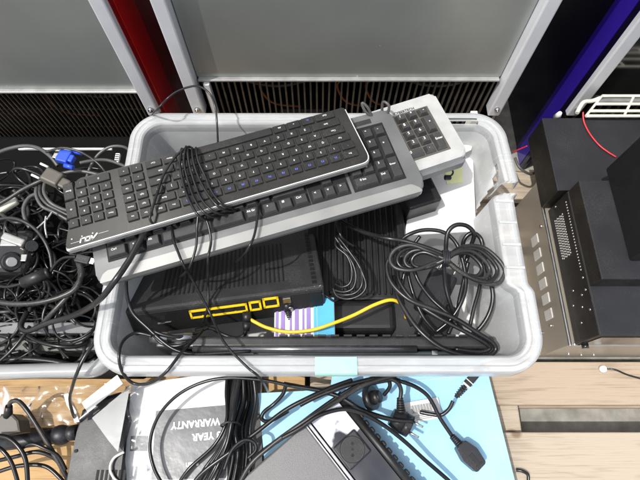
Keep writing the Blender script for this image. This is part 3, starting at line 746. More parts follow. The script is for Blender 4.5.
# slabs standing on edge along the front wall
def slab(name, label, x0, x1, y0, y1, z1, hh, mat_, tilt=0, extra=None):
    X = Matrix.Translation(((x0 + x1) / 2, (y0 + y1) / 2, z1)) @ Matrix.Rotation(tilt, 4, 'X')
    r = empty(name, label, 'laptop', X)
    b = B(); b.box((0, 0, -hh / 2), (x1 - x0, y1 - y0, hh), bev=min(.005, (y1 - y0) * .35), seg=4); obj('casing', b, mat_, r)
    return r
pa = at(147, 340, .305); pb = at(494, 340, .305)
l1 = slab('laptop', 'black laptop on edge with a shiny round hinge end, tight along the tub front', -.237, .252, .1205, .1385, .308, .20, 'laptop_black', 0)
b = B(); b.cyl((-.25, .006, .0005), (-.225, .006, .0005), .0085, .0095, seg=20); b.cyl((-.2255, .006, .0005), (-.19, .006, .0005), .0072, seg=20); obj('hinge', b, 'steel', l1)
b = B(); b.cyl((-.1885, -.010, .0), (.13, -.010, .0), .0052, seg=20); obj('hinge_bar', b, 'dark_metal', l1)
b = B()
for k in range(16): b.box((-.06 + k * .0185, .0085, .002), (.012, .003, .006), bev=.0006, seg=1)
obj('latch_tabs', b, 'slate', l1)
l2 = slab('laptop', 'slim slate laptop on edge, the one nearest the front rim of the tub', -.215, .245, .1085, .1185, .300, .19, 'laptop_slate', 0)
for xx, ww in ((.185, .016), (.150, .008), (.225, .010)):
    b = B(); b.box((xx, .002, .0003), (ww, .006, .001)); obj('port', b, 'steel', l2)
b = B(); b.text('\u00a9 \u2014', .006, -.01, -.001, .0008); b.box((-.01, .003, .0004), (.02, .0006, .0006)); obj('mark', b, 'cable_grey', l2)

# white papers and carton in the back right of the tub
b = B(); b.prism([tuple(at(404, 236, .255).xy), tuple(at(476, 232, .255).xy), tuple(at(474, 146, .265).xy), tuple(at(420, 150, .255).xy)], .17, .258, bev=.0015)
yb = at(452, 170, .26)
b.prism([tuple(at(443, 160, .26).xy), tuple(at(462, 160, .26).xy), tuple(at(463, 182, .26).xy), tuple(at(447, 184, .26).xy)], .2585, .259, mi=1)
tag(obj('white_carton', b, ['white', 'paleyellow']), 'flat white carton with a pale yellow patch, under the beige keyboard end', 'box')
b = B(); b.prism([tuple(at(450, 160, .285).xy), tuple(at(471, 150, .285).xy), tuple(at(475, 134, .285).xy), tuple(at(457, 128, .285).xy)], .284, .286)
b.box((*at(462, 142, .2).xy, .24), (.012, .02, .088))
tag(obj('cream_card', b, 'cream'), 'cream card leaning in the cracked back corner of the tub', 'card')
b = B(); b.prism([tuple(at(430, 345, .17).xy), tuple(at(478, 345, .17).xy), tuple(at(478, 285, .17).xy), tuple(at(440, 285, .17).xy)], .168, .171)
b.box((*at(450, 315, .16).xy, .088), (.06, .06, .16))
tag(obj('white_box', b, 'white'), 'white box low in the tub under the coiled black cables', 'box')
# black perforated device under the beige keyboard
DX = frame(at(407, 200, .30), at(446, 188, .30), at(404, 182, .30))
b = B(); b.box((.027, .02, -.03), (.058, .075, .06), bev=.004)
for i in range(6):
    for j in range(5): b.box((.008 + i * .008, .002 + j * .007, .0002), (.005, .004, .001), mi=1)
tag(obj('vented_adapter', b, ['black', 'slot'], X=DX), 'small black box with a grid of vent holes, under the beige keyboard', 'adapter')
b = B(); b.tube(path((448, 158, .31), (451, 166, .31), (453, 173, .305), (449, 177, .30)), .0016); b.box((*at(448, 177, .305).xy, .303), (.012, .008, .007), bev=.002)
tag(obj('audio_plug', b, 'black'), 'tiny black plug on a wire lying on the white carton', 'plug')
# long dark bar and slate plug in the coil
GX = frame(at(428, 305, .27), at(447, 262, .27), at(416, 296, .27))
b = B(); b.box((.03, -.005, -.02), (.075, .045, .03), bev=.006, seg=3); b.cyl((.066, -.018, -.012), (.088, -.020, -.008), .002, mi=1); b.cyl((.066, .006, -.012), (.088, .004, -.008), .002, mi=1)
tag(obj('mains_adapter', b, ['slate', 'pin'], X=GX), 'slate grey plug-in power adapter with two metal pins, under the coiled cables', 'adapter')
GX2 = frame(at(432, 338, .25), at(447, 300, .25), at(412, 330, .25))
b = B(); b.box((.03, 0, -.02), (.07, .05, .035), bev=.006, seg=3)
tag(obj('power_brick', b, 'black', X=GX2), 'matt black power brick low among the coiled cables at the tub front', 'adapter')

# coiled figure-eight cable
def jit(p, s): return (p[0] + R.uniform(-s, s), p[1] + R.uniform(-s, s), p[2])
eight = [(444, 258, .345), (431, 253, .345), (411, 246, .342), (396, 250, .338), (390, 260, .335), (396, 269, .335), (413, 271, .338), (431, 265, .342), (446, 258, .346), (462, 248, .345), (482, 248, .342), (498, 260, .338), (505, 273, .335), (498, 284, .335), (484, 284, .338), (466, 276, .342), (448, 262, .345)]
cable_root = empty('coiled_cable', 'black mains cable coiled in a figure eight and tied in the middle', 'cable', at(444, 258, .33))
for k in range(4):
    c = (446, 260); f = 1.0 - .13 * k
    pts = []
    for (x, y, z) in eight:
        dx, dy = x - c[0], y - c[1]
        pts.append((c[0] + dx * (f + .0), c[1] + dy * (f * 1.0) + (k - 1.5) * .6, z + .004 * math.sin(k * 2 + x * .05)))
    cable(None, pts, .0031, 'cable_dusty' if k in (0, 2) else 'cable', 'strand', parent=cable_root, seg=10)
b = B()
for k in range(4):
    q = at(442.5 + k * 1.7, 258.5, .344)
    b.tube([q + V((0, -.011, -.004)), q + V((0, -.009, .008)), q + V((0, 0, .0105)), q + V((0, .009, .008)), q + V((0, .011, -.004))], .0013)
obj('tie', b, 'steel' if False else 'slate', cable_root, world=True)
cable(None, [(338, 219, .30), (352, 227, .31), (366, 233, .32), (386, 238, .34), (404, 241, .343), (425, 247, .345), (444, 254, .345)], .0033, 'cable', 'lead', parent=cable_root)
loops = [
 ('long loop of black cable dropping from the coil across the laptops', [(394, 252, .325), (387, 264, .32), (391, 282, .32), (408, 299, .322), (432, 309, .322), (456, 319, .322), (478, 333, .32), (493, 343, .318), (495, 351, .315), (484, 357, .315), (462, 355, .316), (440, 347, .316), (420, 331, .315), (406, 312, .31), (397, 294, .305), (394, 276, .30)], .0034),
 ('black cable running beside the long loop and over the laptop ends', [(398, 262, .31), (399, 280, .312), (413, 300, .315), (438, 317, .318), (462, 330, .318), (482, 341, .316), (490, 348, .312), (480, 352, .31), (455, 349, .31)], .0032),
 ('black cable arching high behind the coil from the console side', [(398, 243, .30), (408, 235, .31), (424, 230, .315), (443, 232, .318), (456, 243, .315), (463, 262, .31), (466, 284, .305), (461, 303, .30), (450, 320, .29), (436, 332, .28)], .0031),
 ('black cable making the tallest narrow hoop above the coil', [(446, 262, .30), (446, 246, .315), (448, 232, .325), (456, 225, .33), (467, 226, .33), (474, 234, .325), (471, 246, .31), (466, 262, .30)], .0034),
 ('black cable hooped at the right end above the coil and falling behind it', [(462, 256, .30), (464, 240, .315), (472, 233, .322), (481, 239, .32), (484, 256, .315), (489, 276, .305), (493, 296, .30), (489, 314, .29), (478, 330, .28), (462, 340, .27)], .0034),
 ('black cable hanging straight below the tie of the coil', [(444, 264, .32), (445, 282, .30), (449, 300, .29), (455, 316, .28), (462, 330, .27)], .0033),
 ('black cable crossing under the coil down to the tub floor', [(468, 262, .30), (464, 280, .29), (460, 298, .285), (456, 316, .28), (448, 334, .275)], .0033),
 ('shiny black cable slanting from the left of the coil to the laptops', [(412, 262, .31), (418, 280, .305), (430, 297, .30), (444, 310, .30), (460, 322, .30)], .0030),
 ('black cable dropping beside the console under the coil', [(414, 250, .31), (406, 268, .30), (402, 288, .29), (404, 308, .28), (412, 326, .27)], .0030),
 ('black cable winding low between coil and console', [(420, 236, .30), (410, 252, .29), (408, 272, .285), (414, 296, .28), (424, 318, .275), (440, 336, .27)], .0030),
 ('black cable bowed out to the clear right wall of the tub', [(474, 250, .29), (482, 268, .285), (479, 290, .28), (474, 308, .275), (470, 326, .27)], .0030),
]
for lab, pts, rr in loops: cable(lab, pts, rr, seg=10)

# cables across the tub front left
cable('thin black cable looping over the tub front corner beside the router', [(206, 326, .29), (196, 338, .325), (182, 352, .345), (166, 372, .348), (150, 383, .33), (133, 383, .32), (122, 371, .34), (119, 354, .35), (124, 340, .34), (136, 333, .33), (152, 336, .33)], .0022, name='thin_cable')
cable('black cable lying along the front of the router down to the laptop edge', [(126, 280, .36), (127, 296, .34), (133, 313, .33), (148, 328, .325), (162, 341, .322), (176, 350, .32), (194, 354, .318), (222, 353, .315), (250, 351, .312)], .0026)
cable('black cable curving below the yellow sockets of the router', [(149, 329, .322), (164, 335, .32), (180, 337, .315), (196, 333, .305), (208, 327, .30)], .0026)
cable('black cable crossing the laptop hinge in the tub', [(150, 330, .318), (160, 342, .318), (172, 346, .318), (184, 344, .318), (196, 336, .31)], .0024)

# ------------------------------------------------------------------ crate contents
def prismp(b, pts, z, th, mi=0, bev=0):
    b.prism([tuple(at(x, y, z).xy) for x, y in pts], z - th, z, bev=bev, mi=mi)
b = B(); prismp(b, [(-60, 334), (98, 333), (98, 322), (-60, 322)], .235, .02, 0, .002)
tag(obj('silver_laptop', b, 'beigeunder'), 'flat silver laptop edge in the cable crate, above the grey one', 'laptop')
b = B(); prismp(b, [(-60, 354), (100, 350), (100, 338), (-60, 336)], .22, .02, 0, .002)
tag(obj('grey_laptop', b, 'laptop_grey'), 'dull grey flat case lying in the front of the cable crate', 'laptop')
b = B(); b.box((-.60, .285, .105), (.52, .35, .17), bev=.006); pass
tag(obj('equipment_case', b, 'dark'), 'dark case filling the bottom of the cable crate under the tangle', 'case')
b = B(); b.box((-.62, .578, .04), (.54, .13, .075), bev=.006)  # added block that makes the strip behind the crate black
tag(obj('black_filler', b, 'dark'), 'long low black filler block added between the cable crate and the cooler grille', 'case')
# glossy black headset-like gear
b = B()
hc = at(10, 252, .24)
b.box((hc.x - .01, hc.y, .225), (.10, .085, .05), bev=.018, seg=4)
b.cyl(at(12, 262, .25) , at(12, 262, .258), .017, .013, seg=28, mi=0); b.cyl(at(12, 262, .258), at(12, 262, .261), .009, .007, seg=24, mi=2)
b.cyl(at(32, 246, .245), at(32, 246, .256), .011, .009, seg=24, mi=0)
b.box((*at(10, 243, .251).xy, .2515), (.030, .012, .004), bev=.0015, mi=2); b.box((*at(24, 258, .251).xy, .2515), (.010, .012, .003), bev=.001, mi=2)
tag(obj('game_controller', b, ['black_gloss', 'slate', 'silver']), 'glossy black game controller with round knobs, in the cable crate', 'controller')
b = B(); b.box((0, 0, 0), (.042, .014, .010), bev=.003, X=frame(at(14, 240, .255), at(30, 246, .255), at(12, 230, .255)))
tag(obj('silver_adapter', b, 'silver'), 'small silver adapter lying above the glossy controller in the crate', 'adapter')
b = B(); PX = frame(at(-4, 212, .24), at(22, 196, .24), at(-8, 200, .24)); b.box((.015, .0, 0), (.05, .018, .014), bev=.005, seg=3)
tag(obj('cream_plug', b, 'cream', X=PX), 'cream coloured plug in the cable crate at its outer edge', 'plug')
# silver strip across
b = B(); s0 = at(18, 148.5, .235); s1 = at(112, 147.5, .235); b.box(((s0.x + s1.x) / 2, s0.y, .233), (s1.x - s0.x, .004, .004), bev=.0008)
tag(obj('metal_rod', b, 'white_plastic'), 'thin pale straight strip across the back of the cable crate', 'strip')
# blue monitor connector
VX = frame(at(56, 160, .27), at(78, 166, .27), at(60, 146, .27))
vg = empty('monitor_cable', 'blue monitor connector with two thumbscrews and grey cable, on top of the cable crate', 'cable', VX)
b = B(); b.box((.012, .010, .0), (.022, .024, .013), bev=.002); b.box((.0265, .009, 0), (.009, .014, .011), bev=.002)
obj('hood', b, 'bluecon', vg)
b = B(); b.cyl((.020, .0255, 0), (.037, .0255, 0), .0042, seg=12); obj('thumbscrew', b, 'bluecon', vg)
b = B(); b.cyl((.020, -.0055, 0), (.037, -.0055, 0), .0042, seg=12); obj('thumbscrew', b, 'bluecon', vg)
b = B(); b.box((-.003, .010, 0), (.008, .018, .009), bev=.001); obj('shell', b, 'steel', vg)
cable(None, [(80, 163, .272), (90, 161, .27), (106, 160, .265), (122, 165, .258), (134, 172, .25)], .003, 'cable_grey', 'cord', parent=vg)
# grey dusty display connector with pale pins
WX = frame(at(44, 178, .27), at(74, 192, .265), at(52, 164, .27))
dv = empty('display_cable', 'dusty grey display connector with long pale screws, on the crate beside the black keyboard', 'cable', WX)
b = B(); b.box((.012, .008, 0), (.036, .030, .013), bev=.003, top=(.9, .8)); b.box((.038, .006, 0), (.018, .018, .010), bev=.003); obj('hood', b, 'cable_brown', dv)
for yy in (-.004, .021):
    b = B(); b.cyl((-.006, yy, 0), (-.022, yy, 0), .0022, seg=10); obj('screw', b, 'white_plastic', dv)
cable(None, [(70, 190, .266), (78, 198, .26), (84, 210, .25)], .0034, 'cable_dusty', 'cord', parent=dv)
# white tagged connector
b = B(); TXm = frame(at(115, 163, .26), at(118, 147, .26), at(111, 162, .26)); b.box((.009, -.003, 0), (.020, .008, .006), bev=.001, mi=0)
for k in range(4): b.box((.003 + k * .004, -.003, .0035), (.0015, .006, .0006), mi=1)
tag(obj('cable_tag', b, ['white_plastic', 'slot'], X=TXm), 'white printed tag round a cable between crate and tub', 'tag')

crate = [
 ('grey cable rising in a low arc at the crate back to the blue connector', [(-8, 155, .24), (8, 149, .25), (24, 146, .255), (38, 148, .258), (50, 156, .26), (58, 166, .255)], .0035, 'cable_grey'),
 ('thin dark cable hopping over the blue connector towards the keyboard', [(46, 152, .275), (62, 148, .282), (78, 151, .28), (94, 160, .27), (104, 170, .262), (109, 178, .25)], .0022, 'cable_dusty'),
 ('dark grey cable hooped beside the white tag at the tub wall', [(86, 180, .245), (90, 168, .25), (98, 155, .26), (110, 147, .265), (124, 147, .262), (134, 154, .25)], .0028, 'cable_grey'),
 ('black cable passing under the white tag to the keyboard', [(60, 174, .25), (76, 171, .252), (92, 173, .25), (106, 177, .245)], .0033, 'cable_grey'),
 ('grey cable slanting up from the crate edge to the display connector', [(-8, 208, .25), (8, 199, .255), (22, 190, .26), (36, 183, .265), (48, 178, .265)], .0034, 'cable_dusty'),
 ('inner grey loop hanging from the display connector', [(45, 182, .26), (44, 192, .262), (50, 202, .26), (60, 208, .255), (72, 212, .25)], .0032, 'cable_grey'),
 ('middle grey loop hanging from the display connector', [(41, 182, .258), (40, 194, .26), (47, 204, .258), (58, 210, .253), (70, 216, .248)], .0032, 'cable_dusty'),
 ('outer grey loop hanging from the display connector', [(38, 183, .256), (36, 194, .258), (42, 206, .256), (54, 212, .25), (68, 220, .245)], .0032, 'cable_grey'),
 ('grey cable bent like a hook left of the loops in the crate', [(40, 193, .25), (30, 197, .252), (24, 207, .252), (25, 218, .25), (30, 228, .245)], .0036, 'cable_grey'),
 ('dark cable bowing over the glossy controller', [(-8, 222, .26), (6, 218, .268), (20, 220, .272), (34, 228, .27), (44, 240, .268), (50, 254, .262), (52, 268, .255)], .0028, 'cable_dusty'),
 ('thick dusty cable looping across the crate below the ferrite bead', [(-6, 300, .26), (4, 303, .262), (22, 304, .265), (42, 302, .268), (60, 297, .27), (74, 290, .272), (80, 280, .272), (80, 268, .268), (76, 258, .26)], .0044, 'cable_dusty'),
 ('thick dusty cable curving down from the small video plug', [(80, 264, .27), (82, 274, .272), (76, 286, .27), (66, 298, .265), (54, 311, .26), (44, 322, .25)], .0040, 'cable_dusty'),
 ('black cable running down the crate front over the silver laptop', [(30, 326, .25), (22, 338, .252), (10, 352, .25), (-6, 366, .245)], .0026, 'cable'),
 ('black cable hanging in a shallow dip over the silver laptop edge', [(52, 322, .252), (56, 334, .25), (66, 340, .25), (80, 338, .25), (92, 330, .25)], .0018, 'cable'),
 ('straight black cable lying in the front of the crate', [(-8, 362, .235), (20, 359, .235), (50, 361, .236), (80, 366, .236), (96, 360, .236)], .0045, 'cable'),
 ('cable over the crate rim down to the bent white strip', [(100, 335, .28), (92, 346, .285), (84, 358, .285), (77, 373, .278), (72, 388, .25), (70, 400, .18), (73, 414, .12), (78, 422, .08)], .0026, 'cable'),
 ('thin pale grey wire sticking up among the crate cables', [(52, 212, .262), (48, 218, .262), (42, 224, .258), (35, 230, .25)], .0016, 'silver'),
 ('thin light wire standing near the keyboard corner in the crate', [(47, 238, .26), (45, 226, .265), (46, 216, .268)], .0016, 'silver'),
]
for lab, pts, rr, m in crate: cable(lab, pts, rr, m)
# filler tangle
rr_ = random.Random(21)
made = 0; k = 0
while made < 105 and k < 3000:
    k += 1
    cx_ = rr_.uniform(-20, 92); cy_ = rr_.uniform(168, 362); z0 = rr_.uniform(.195, .242)
    if cy_ > 318: z0 += .006
    ax = rr_.uniform(12, 42); ay = rr_.uniform(6, 26); ph = rr_.uniform(0, 6.3); span = rr_.uniform(2.5, 5.5); rot = rr_.uniform(-.8, .8)
    pts = []; ok = True
    for j in range(9):
        t = ph + span * j / 8; x = ax * math.cos(t); y = ay * math.sin(t)
        px = cx_ + x * math.cos(rot) - y * math.sin(rot); py = cy_ + x * math.sin(rot) + y * math.cos(rot)
        if px > 103 or py < 158 or py > 367: ok = False
        pts.append((px, py, z0 + .012 * math.sin(t * 1.7 + k)))
    if not ok: continue
    made += 1
    cable('dark cable curled in the thick of the tangle inside the crate', pts, rr_.choice([.0013, .0018, .0022, .0027, .0033]), rr_.choice(['cable', 'cable', 'cable', 'cable', 'cable_dusty']), name='tangled_cable', group='tangle of cables in the crate', sub=5, seg=7)
# ferrite bead cable and video plug
fb = empty('ferrite_cable', 'black cable with a fat ferrite bead and small video plug, hanging in the crate', 'cable', at(36, 278, .27))
b = B(); e0_, e1_ = at(21, 284, .272), at(50, 272, .276); d = (e1_ - e0_).normalized()
b.cyl(e0_, e0_ + d * .004, .006, .0095, seg=20); b.cyl(e0_ + d * .004, e1_ - d * .004, .0095, seg=20); b.cyl(e1_ - d * .004, e1_, .0095, .006, seg=20); obj('ferrite_bead', b, 'black', fb, world=True)
cable(None, [(-8, 284, .262), (6, 287, .265), (21, 284, .272)], .0026, 'cable', 'cord', parent=fb)
cable(None, [(50, 272, .276), (56, 264, .285), (64, 258, .30), (76, 257, .315)], .0026, 'cable', 'cord', parent=fb)
b = B(); HXm = frame(at(76, 258, .318), at(95, 262, .318), at(77, 252, .318)); b.box((.012, 0, 0), (.022, .012, .008), bev=.001, mi=0, X=HXm); b.box((.026, 0, 0), (.008, .009, .004), mi=1, X=HXm)
b.text('HDMI', .006, .011, 0, .0042, mi=2, X=HXm)
obj('video_plug', b, ['slate', 'steel', 'cable_grey'], fb, world=True)

# ------------------------------------------------------------------ things in front
# white warranty carton
zc = .05
wb = empty('white_carton', 'white carton with a grey warranty panel printed upside down, in a clear bag', 'box', at(180, 430, zc))
b = B(); prismp(b, [(131, 384), (226, 372), (228, 520), (120, 520)], zc, .05, 0, .001); obj('carton', b, 'white', wb, world=True)
b = B(); prismp(b, [(156, 411), (226, 405), (226, 478), (151, 480)], zc + .0008, .0006); prismp(b, [(131, 436), (148, 436), (147, 451), (130, 451)], zc + .0008, .0006)
obj('printed_panel', b, 'grey_print', wb, world=True)
tx = at(218, 410, zc); ty = at(166, 415, zc)
th = math.atan2(ty.y - tx.y, ty.x - tx.x)
b = B()
b = B(); p = at(220, 421, zc); b.text('WARRANTY', .0172, p.x, p.y, zc + .0016, th + .0, align='LEFT', sx=.93, bold=.045)
obj('lettering', b, 'white', wb, world=True); b = B(); p = at(221, 434.5, zc); b.text('3 YEAR', .0168, p.x, p.y, zc + .0016, th, align='LEFT', sx=.98, bold=.045)
obj('lettering', b, 'white', wb, world=True); b = B(); p = at(199, 464, zc); b.text('scan', .0135, p.x, p.y, zc + .0016, th, align='LEFT', sx=1.0, bold=.03)
obj('lettering', b, 'white', wb, world=True)
# clear bag around it
def sheet(name, label, corners, z, wob, m, n=40, sc=14, thick=.0006):
    bm = bmesh.new(); g_ = [[None] * (n + 1) for _ in range(n + 1)]
    c = [at(*q) if len(q) == 3 else at(q[0], q[1], z) for q in corners]
    for i in range(n + 1):
        for j in range(n + 1):
            u_, v_ = i / n, j / n
            p = (c[0] * (1 - u_) * (1 - v_) + c[1] * u_ * (1 - v_) + c[2] * u_ * v_ + c[3] * (1 - u_) * v_)
            h = abs(mnoise.noise(p * sc)) + .6 * abs(mnoise.noise(p * sc * 2.3 + V((3, 1, 0))))
            p = p + V((mnoise.noise(p * 20) * .003, mnoise.noise(p * 20 + V((9, 0, 0))) * .003, h * wob))
            g_[i][j] = bm.verts.new(p)
    for i in range(n):
        for j in range(n):
            f = bm.faces.new([g_[i][j], g_[i + 1][j], g_[i + 1][j + 1], g_[i][j + 1]]); f.smooth = True
    o = obj(name, bm, m); tag(o, label, 'plastic bag'); return o
sheet('plastic_bag', 'clear crinkled bag round the white warranty carton', [(104, 384, .062), (150, 380, .062), (152, 500, .062), (96, 500, .04)], .06, .010, 'film', 60)
sheet('plastic_bag', 'loose clear bag lying on the golden pallet under the crate rim', [(-30, 386, .012), (100, 386, .012), (70, 425, .012), (-30, 430, .012)], .012, .014, 'film', 50)

# black power cord hank between carton and blue box
hb = random.Random(5)
ck = empty('cable_hank', 'thick bunch of black mains cables squeezed between white carton and blue box', 'cable', at(238, 430, .05))
for k in range(16):
    o_ = hb.uniform(-9, 9); z0 = hb.uniform(.03, .085)
    if k < 8: pts = [(236 + o_, 372, z0), (233 + o_ * .8, 392, z0 + .01), (230 + o_ * .4, 420, z0 + .02), (222 + o_ * .9, 445, z0 + .015), (205 + o_ * 2, 470, z0 + .012), (190 + o_ * 2.2, 496, z0)]
    else: pts = [(246 + o_ * .8, 374, z0), (247 + o_, 400, z0 - .005), (240 + o_ * 1.2, 428, z0), (242 + o_, 456, z0), (236 + o_ * 1.3, 496, z0)]
    cable(None, pts, .0032, 'cable', 'strand', parent=ck)
b = B()
q = at(229, 424, .10)
b.tube([q + V((.016, -.002, -.03)), q + V((.014, .002, .0)), q + V((0, .003, .008)), q + V((-.014, -.002, .0)), q + V((-.016, -.004, -.03))], .0018)
obj('tie', b, 'slate', ck, world=True)
b = B(); prismp(b, [(225, 368), (262, 368), (262, 500), (225, 500)], .025, .024)
tag(obj('black_case', b, 'black'), 'flat black case under the bunch of mains cables', 'case')

# blue box
zb = .06
bb = empty('blue_box', 'light blue glossy carton lid under the mains plugs, in front of the tub', 'box', at(400, 430, zb))
b = B(); prismp(b, [(258, 393), (330, 390), (332, 376), (487, 368), (520, 500), (268, 500)], zb, .058, 0, .001); obj('lid', b, 'blue', bb, world=True)
b = B(); b.tube(path((300, 388, .063), (420, 380, .063), (488, 372, .063)), .0006, seg=5); obj('fold', b, 'white', bb, world=True)
# barcode label
b = B(); LXm = frame(at(406, 424, .066), at(446, 417, .066), at(404, 404, .066))
b.box((.035, .018, .0), (.068, .036, .0006), mi=0)
for k in range(22): b.box((.016 + k * .0018, .022, .0005), (.0009 if k % 3 else .0004, .014, .0004), mi=1)
for k in range(3): b.box((.035, .010 - k * .003, .0005), (.045 - k * .008, .0007, .0004), mi=1)
tag(obj('barcode_label', b, ['white', 'cable_grey'], X=LXm), 'white barcode label lying on the blue carton between the plugs', 'label')

# grey device with a round socket, turned at an angle
NX = frame(at(309, 428, .115), at(352, 484, .115), at(345, 405, .115))
nd = empty('power_supply_unit', 'grey metal power unit wrapped in film, with a round wall socket and ribbed black edge', 'power supply', NX)
b = B(); b.box((.12, -.075, -.028), (.26, .146, .05), bev=.003); obj('metal_cover', b, 'greymetal', nd)
b = B(); b.box((.12, .004, -.030), (.26, .006, .052), bev=.001); b.box((.12, -.0015, -.002), (.26, .002, .006)); obj('edge_trim', b, 'steel', nd)
b = B(); b.box((.12, .037, -.034), (.26, .058, .05), bev=.002); obj('glossy_deck', b, 'black_gloss', nd)
b = B(); b.cyl((-.012, .0745, -.012), (.25, .0745, -.012), .0075, seg=18)
for k in range(18): b.box((.0 + k * .0145, .0835, -.017), (.011, .007, .012), bev=.003, seg=2)
obj('ribbed_edge', b, 'black', nd)
b = B(); b.box((.073, .035, -.006), (.046, .048, .010), bev=.003); obj('socket_plate', b, 'slate', nd)
b = B()
N_ = 32; t = bmesh.new()
b.cyl((.073, .035, -.0012), (.073, .035, .0012), .0215, .0205, seg=32, mi=0); b.cyl((.073, .035, .0012), (.073, .035, .0016), .0185, seg=32, mi=1)
b.cyl((.066, .041, .0016), (.066, .041, .0022), .0026, mi=2); b.cyl((.080, .029, .0016), (.080, .029, .0022), .0026, mi=2); b.cyl((.073, .035, .0016), (.073, .035, .002), .002, mi=2)
obj('socket', b, ['slate', 'black', 'slot'], nd)
# film over the deck, its pale reflection painted into the colour
bm = bmesh.new(); G = {}
for i in range(161):
    for j in range(37):
        x, y = -.004 + i * .0016, .009 + j * .0016
        G[i, j] = bm.verts.new((x, y, -.0065 + .003 * mnoise.noise(V((x * 24, y * 24, 2))) + .001))
for i in range(160):
    for j in range(36):
        cc = V((i * .0016, .009 + j * .0016, 0)); 
        f = bm.faces.new([G[i, j], G[i + 1, j], G[i + 1, j + 1], G[i, j + 1]]); f.smooth = True
        n_ = mnoise.noise(cc * 30 + V((1.3, 4.2, 0))) + .3 * mnoise.noise(cc * 90) + .60 - cc.x * 8.5
obj('film_wrap', bm, 'film_reflection', nd)
# side ledge of the metal unit
b = B(); b.box((.10, -.155, -.03), (.22, .014, .040), bev=.003); obj('side_ledge', b, 'black', nd)
# plugs
def tx(p, q, r_): return frame(p, q, r_)
# C13 plug
KX = frame(at(452, 436, .085), at(486, 474, .085), at(470, 424, .085))
c13 = empty('appliance_plug', 'angular black appliance plug on the blue carton, lower right', 'plug', KX)
b = B(); b.prism(rc([(.018, -.010), (.040, -.016), (.066, -.012), (.066, .012), (.040, .017), (.018, .011)], .003), -.012, .010, bev=.002); obj('plug_body', b, 'slate', c13)
b = B()
for k in range(6): b.cyl((k * .0034, 0, 0), (k * .0034 + .0024, 0, 0), .0058 + k * .0003, seg=14)
b.cyl((0, 0, 0), (.02, 0, 0), .0045); obj('strain_relief', b, 'slate', c13)
b = B(); b.box((.048, 0, .0103), (.018, .009, .0008), bev=.0003); b.box((.060, 0, .0105), (.003, .012, .0012)); obj('moulded_mark', b, 'black', c13)
cable(None, [(388, 377, .11), (400, 381, .11), (414, 386, .108), (426, 394, .10), (433, 404, .095), (440, 418, .09), (452, 436, .085)], .0037, 'cable', 'cord', parent=c13)
# schuko plug with pins
sk = empty('mains_plug', 'black round mains plug with two pins pointing right, middle of the blue carton', 'plug', at(402, 425, .10))
b = B(); SXm = frame(at(400, 421, .098), at(420, 432, .096), at(408, 406, .098))
b.cyl((-.016, 0, -.004), (.006, 0, -.004), .015, .021, seg=22, X=SXm); b.cyl((.006, 0, -.004), (.020, 0, -.004), .0195, .0195, seg=22, X=SXm)
b.box((.0135, .0, .011), (.012, .010, .010), X=SXm, bev=.001)
obj('plug_body', b, 'black', sk, world=True)
b = B(); b.cyl((.020, .0095, .004), (.039, .0095, .004), .0022, X=SXm); b.cyl((.020, -.0095, .004), (.039, -.0095, .004), .0022, X=SXm); obj('pin', b, 'pin', sk, world=True)
b = B(); q0 = at(400, 398, .11); q1 = at(401, 412, .102)
for k in range(6): a_ = q0.lerp(q1, k / 6); c2 = q0.lerp(q1, (k + .7) / 6); b.cyl(a_, c2, .0058 + k * .0005, seg=14)
b.cyl(q0, q1, .0045); obj('strain_relief', b, 'black', sk, world=True)
cable(None, [(300, 405, .115), (316, 397, .118), (331, 391, .12), (348, 385, .122), (368, 380, .122), (386, 378, .122), (397, 382, .12), (401, 390, .115), (400, 400, .11)], .0038, 'cable', 'cord', parent=sk)
# round plug
rp = empty('round_plug', 'stubby black round plug with a domed cap, above the pinned mains plug', 'plug', at(376, 395, .10))
b = B(); RXm = frame(at(372, 398, .085), at(385, 395, .10), at(372, 386, .09))
b.cyl((-.008, 0, 0), (.004, 0, 0), .022, .021, seg=24, X=RXm); b.cyl((.004, 0, 0), (.016, 0, 0), .013, .011, seg=20, X=RXm); b.cyl((.016, 0, 0), (.018, 0, 0), .011, .008, seg=20, X=RXm)
obj('plug_body', b, 'black', rp, world=True)
cable(None, [(384, 395, .10), (390, 386, .112), (386, 378, .118), (374, 378, .118), (356, 386, .114), (336, 398, .11), (316, 412, .105), (300, 424, .10)], .0036, 'cable', 'cord', parent=rp)
# slim connector at the tub rim
sc_ = empty('slim_connector', 'slim black connector with a silver band, hanging from the tub rim over the blue carton', 'connector', at(470, 385, .10))
b = B(); CXm = frame(at(479, 370, .105), at(462, 390, .10), at(470, 366, .105)); b.box((.016, 0, 0), (.04, .014, .010), bev=.002, X=CXm, mi=0); b.box((.037, 0, 0), (.003, .0155, .0115), X=CXm, mi=1); b.box((.028, 0, 0), (.0015, .0150, .0110), X=CXm, mi=1)
for k in range(5): b.box((.043 + k * .0045, 0, 0), (.003, .012 - k * .0006, .009), bev=.0008, seg=1, X=CXm)
b.cyl((.036, 0, 0), (.066, 0, 0), .0035, X=CXm)
obj('plug_body', b, ['black', 'white_plastic'], sc_, world=True)
cable(None, [(453, 401, .098), (449, 409, .092), (441, 415, .085), (430, 414, .08), (420, 412, .075)], .0036, 'cable', 'cord', parent=sc_)
cable('black cable with a blunt cut end lying across the blue carton', [(284, 384, .10), (300, 387, .105), (322, 391, .11), (342, 398, .112), (360, 409, .112), (378, 416, .112), (396, 420, .112), (413, 421, .112)], .0042)
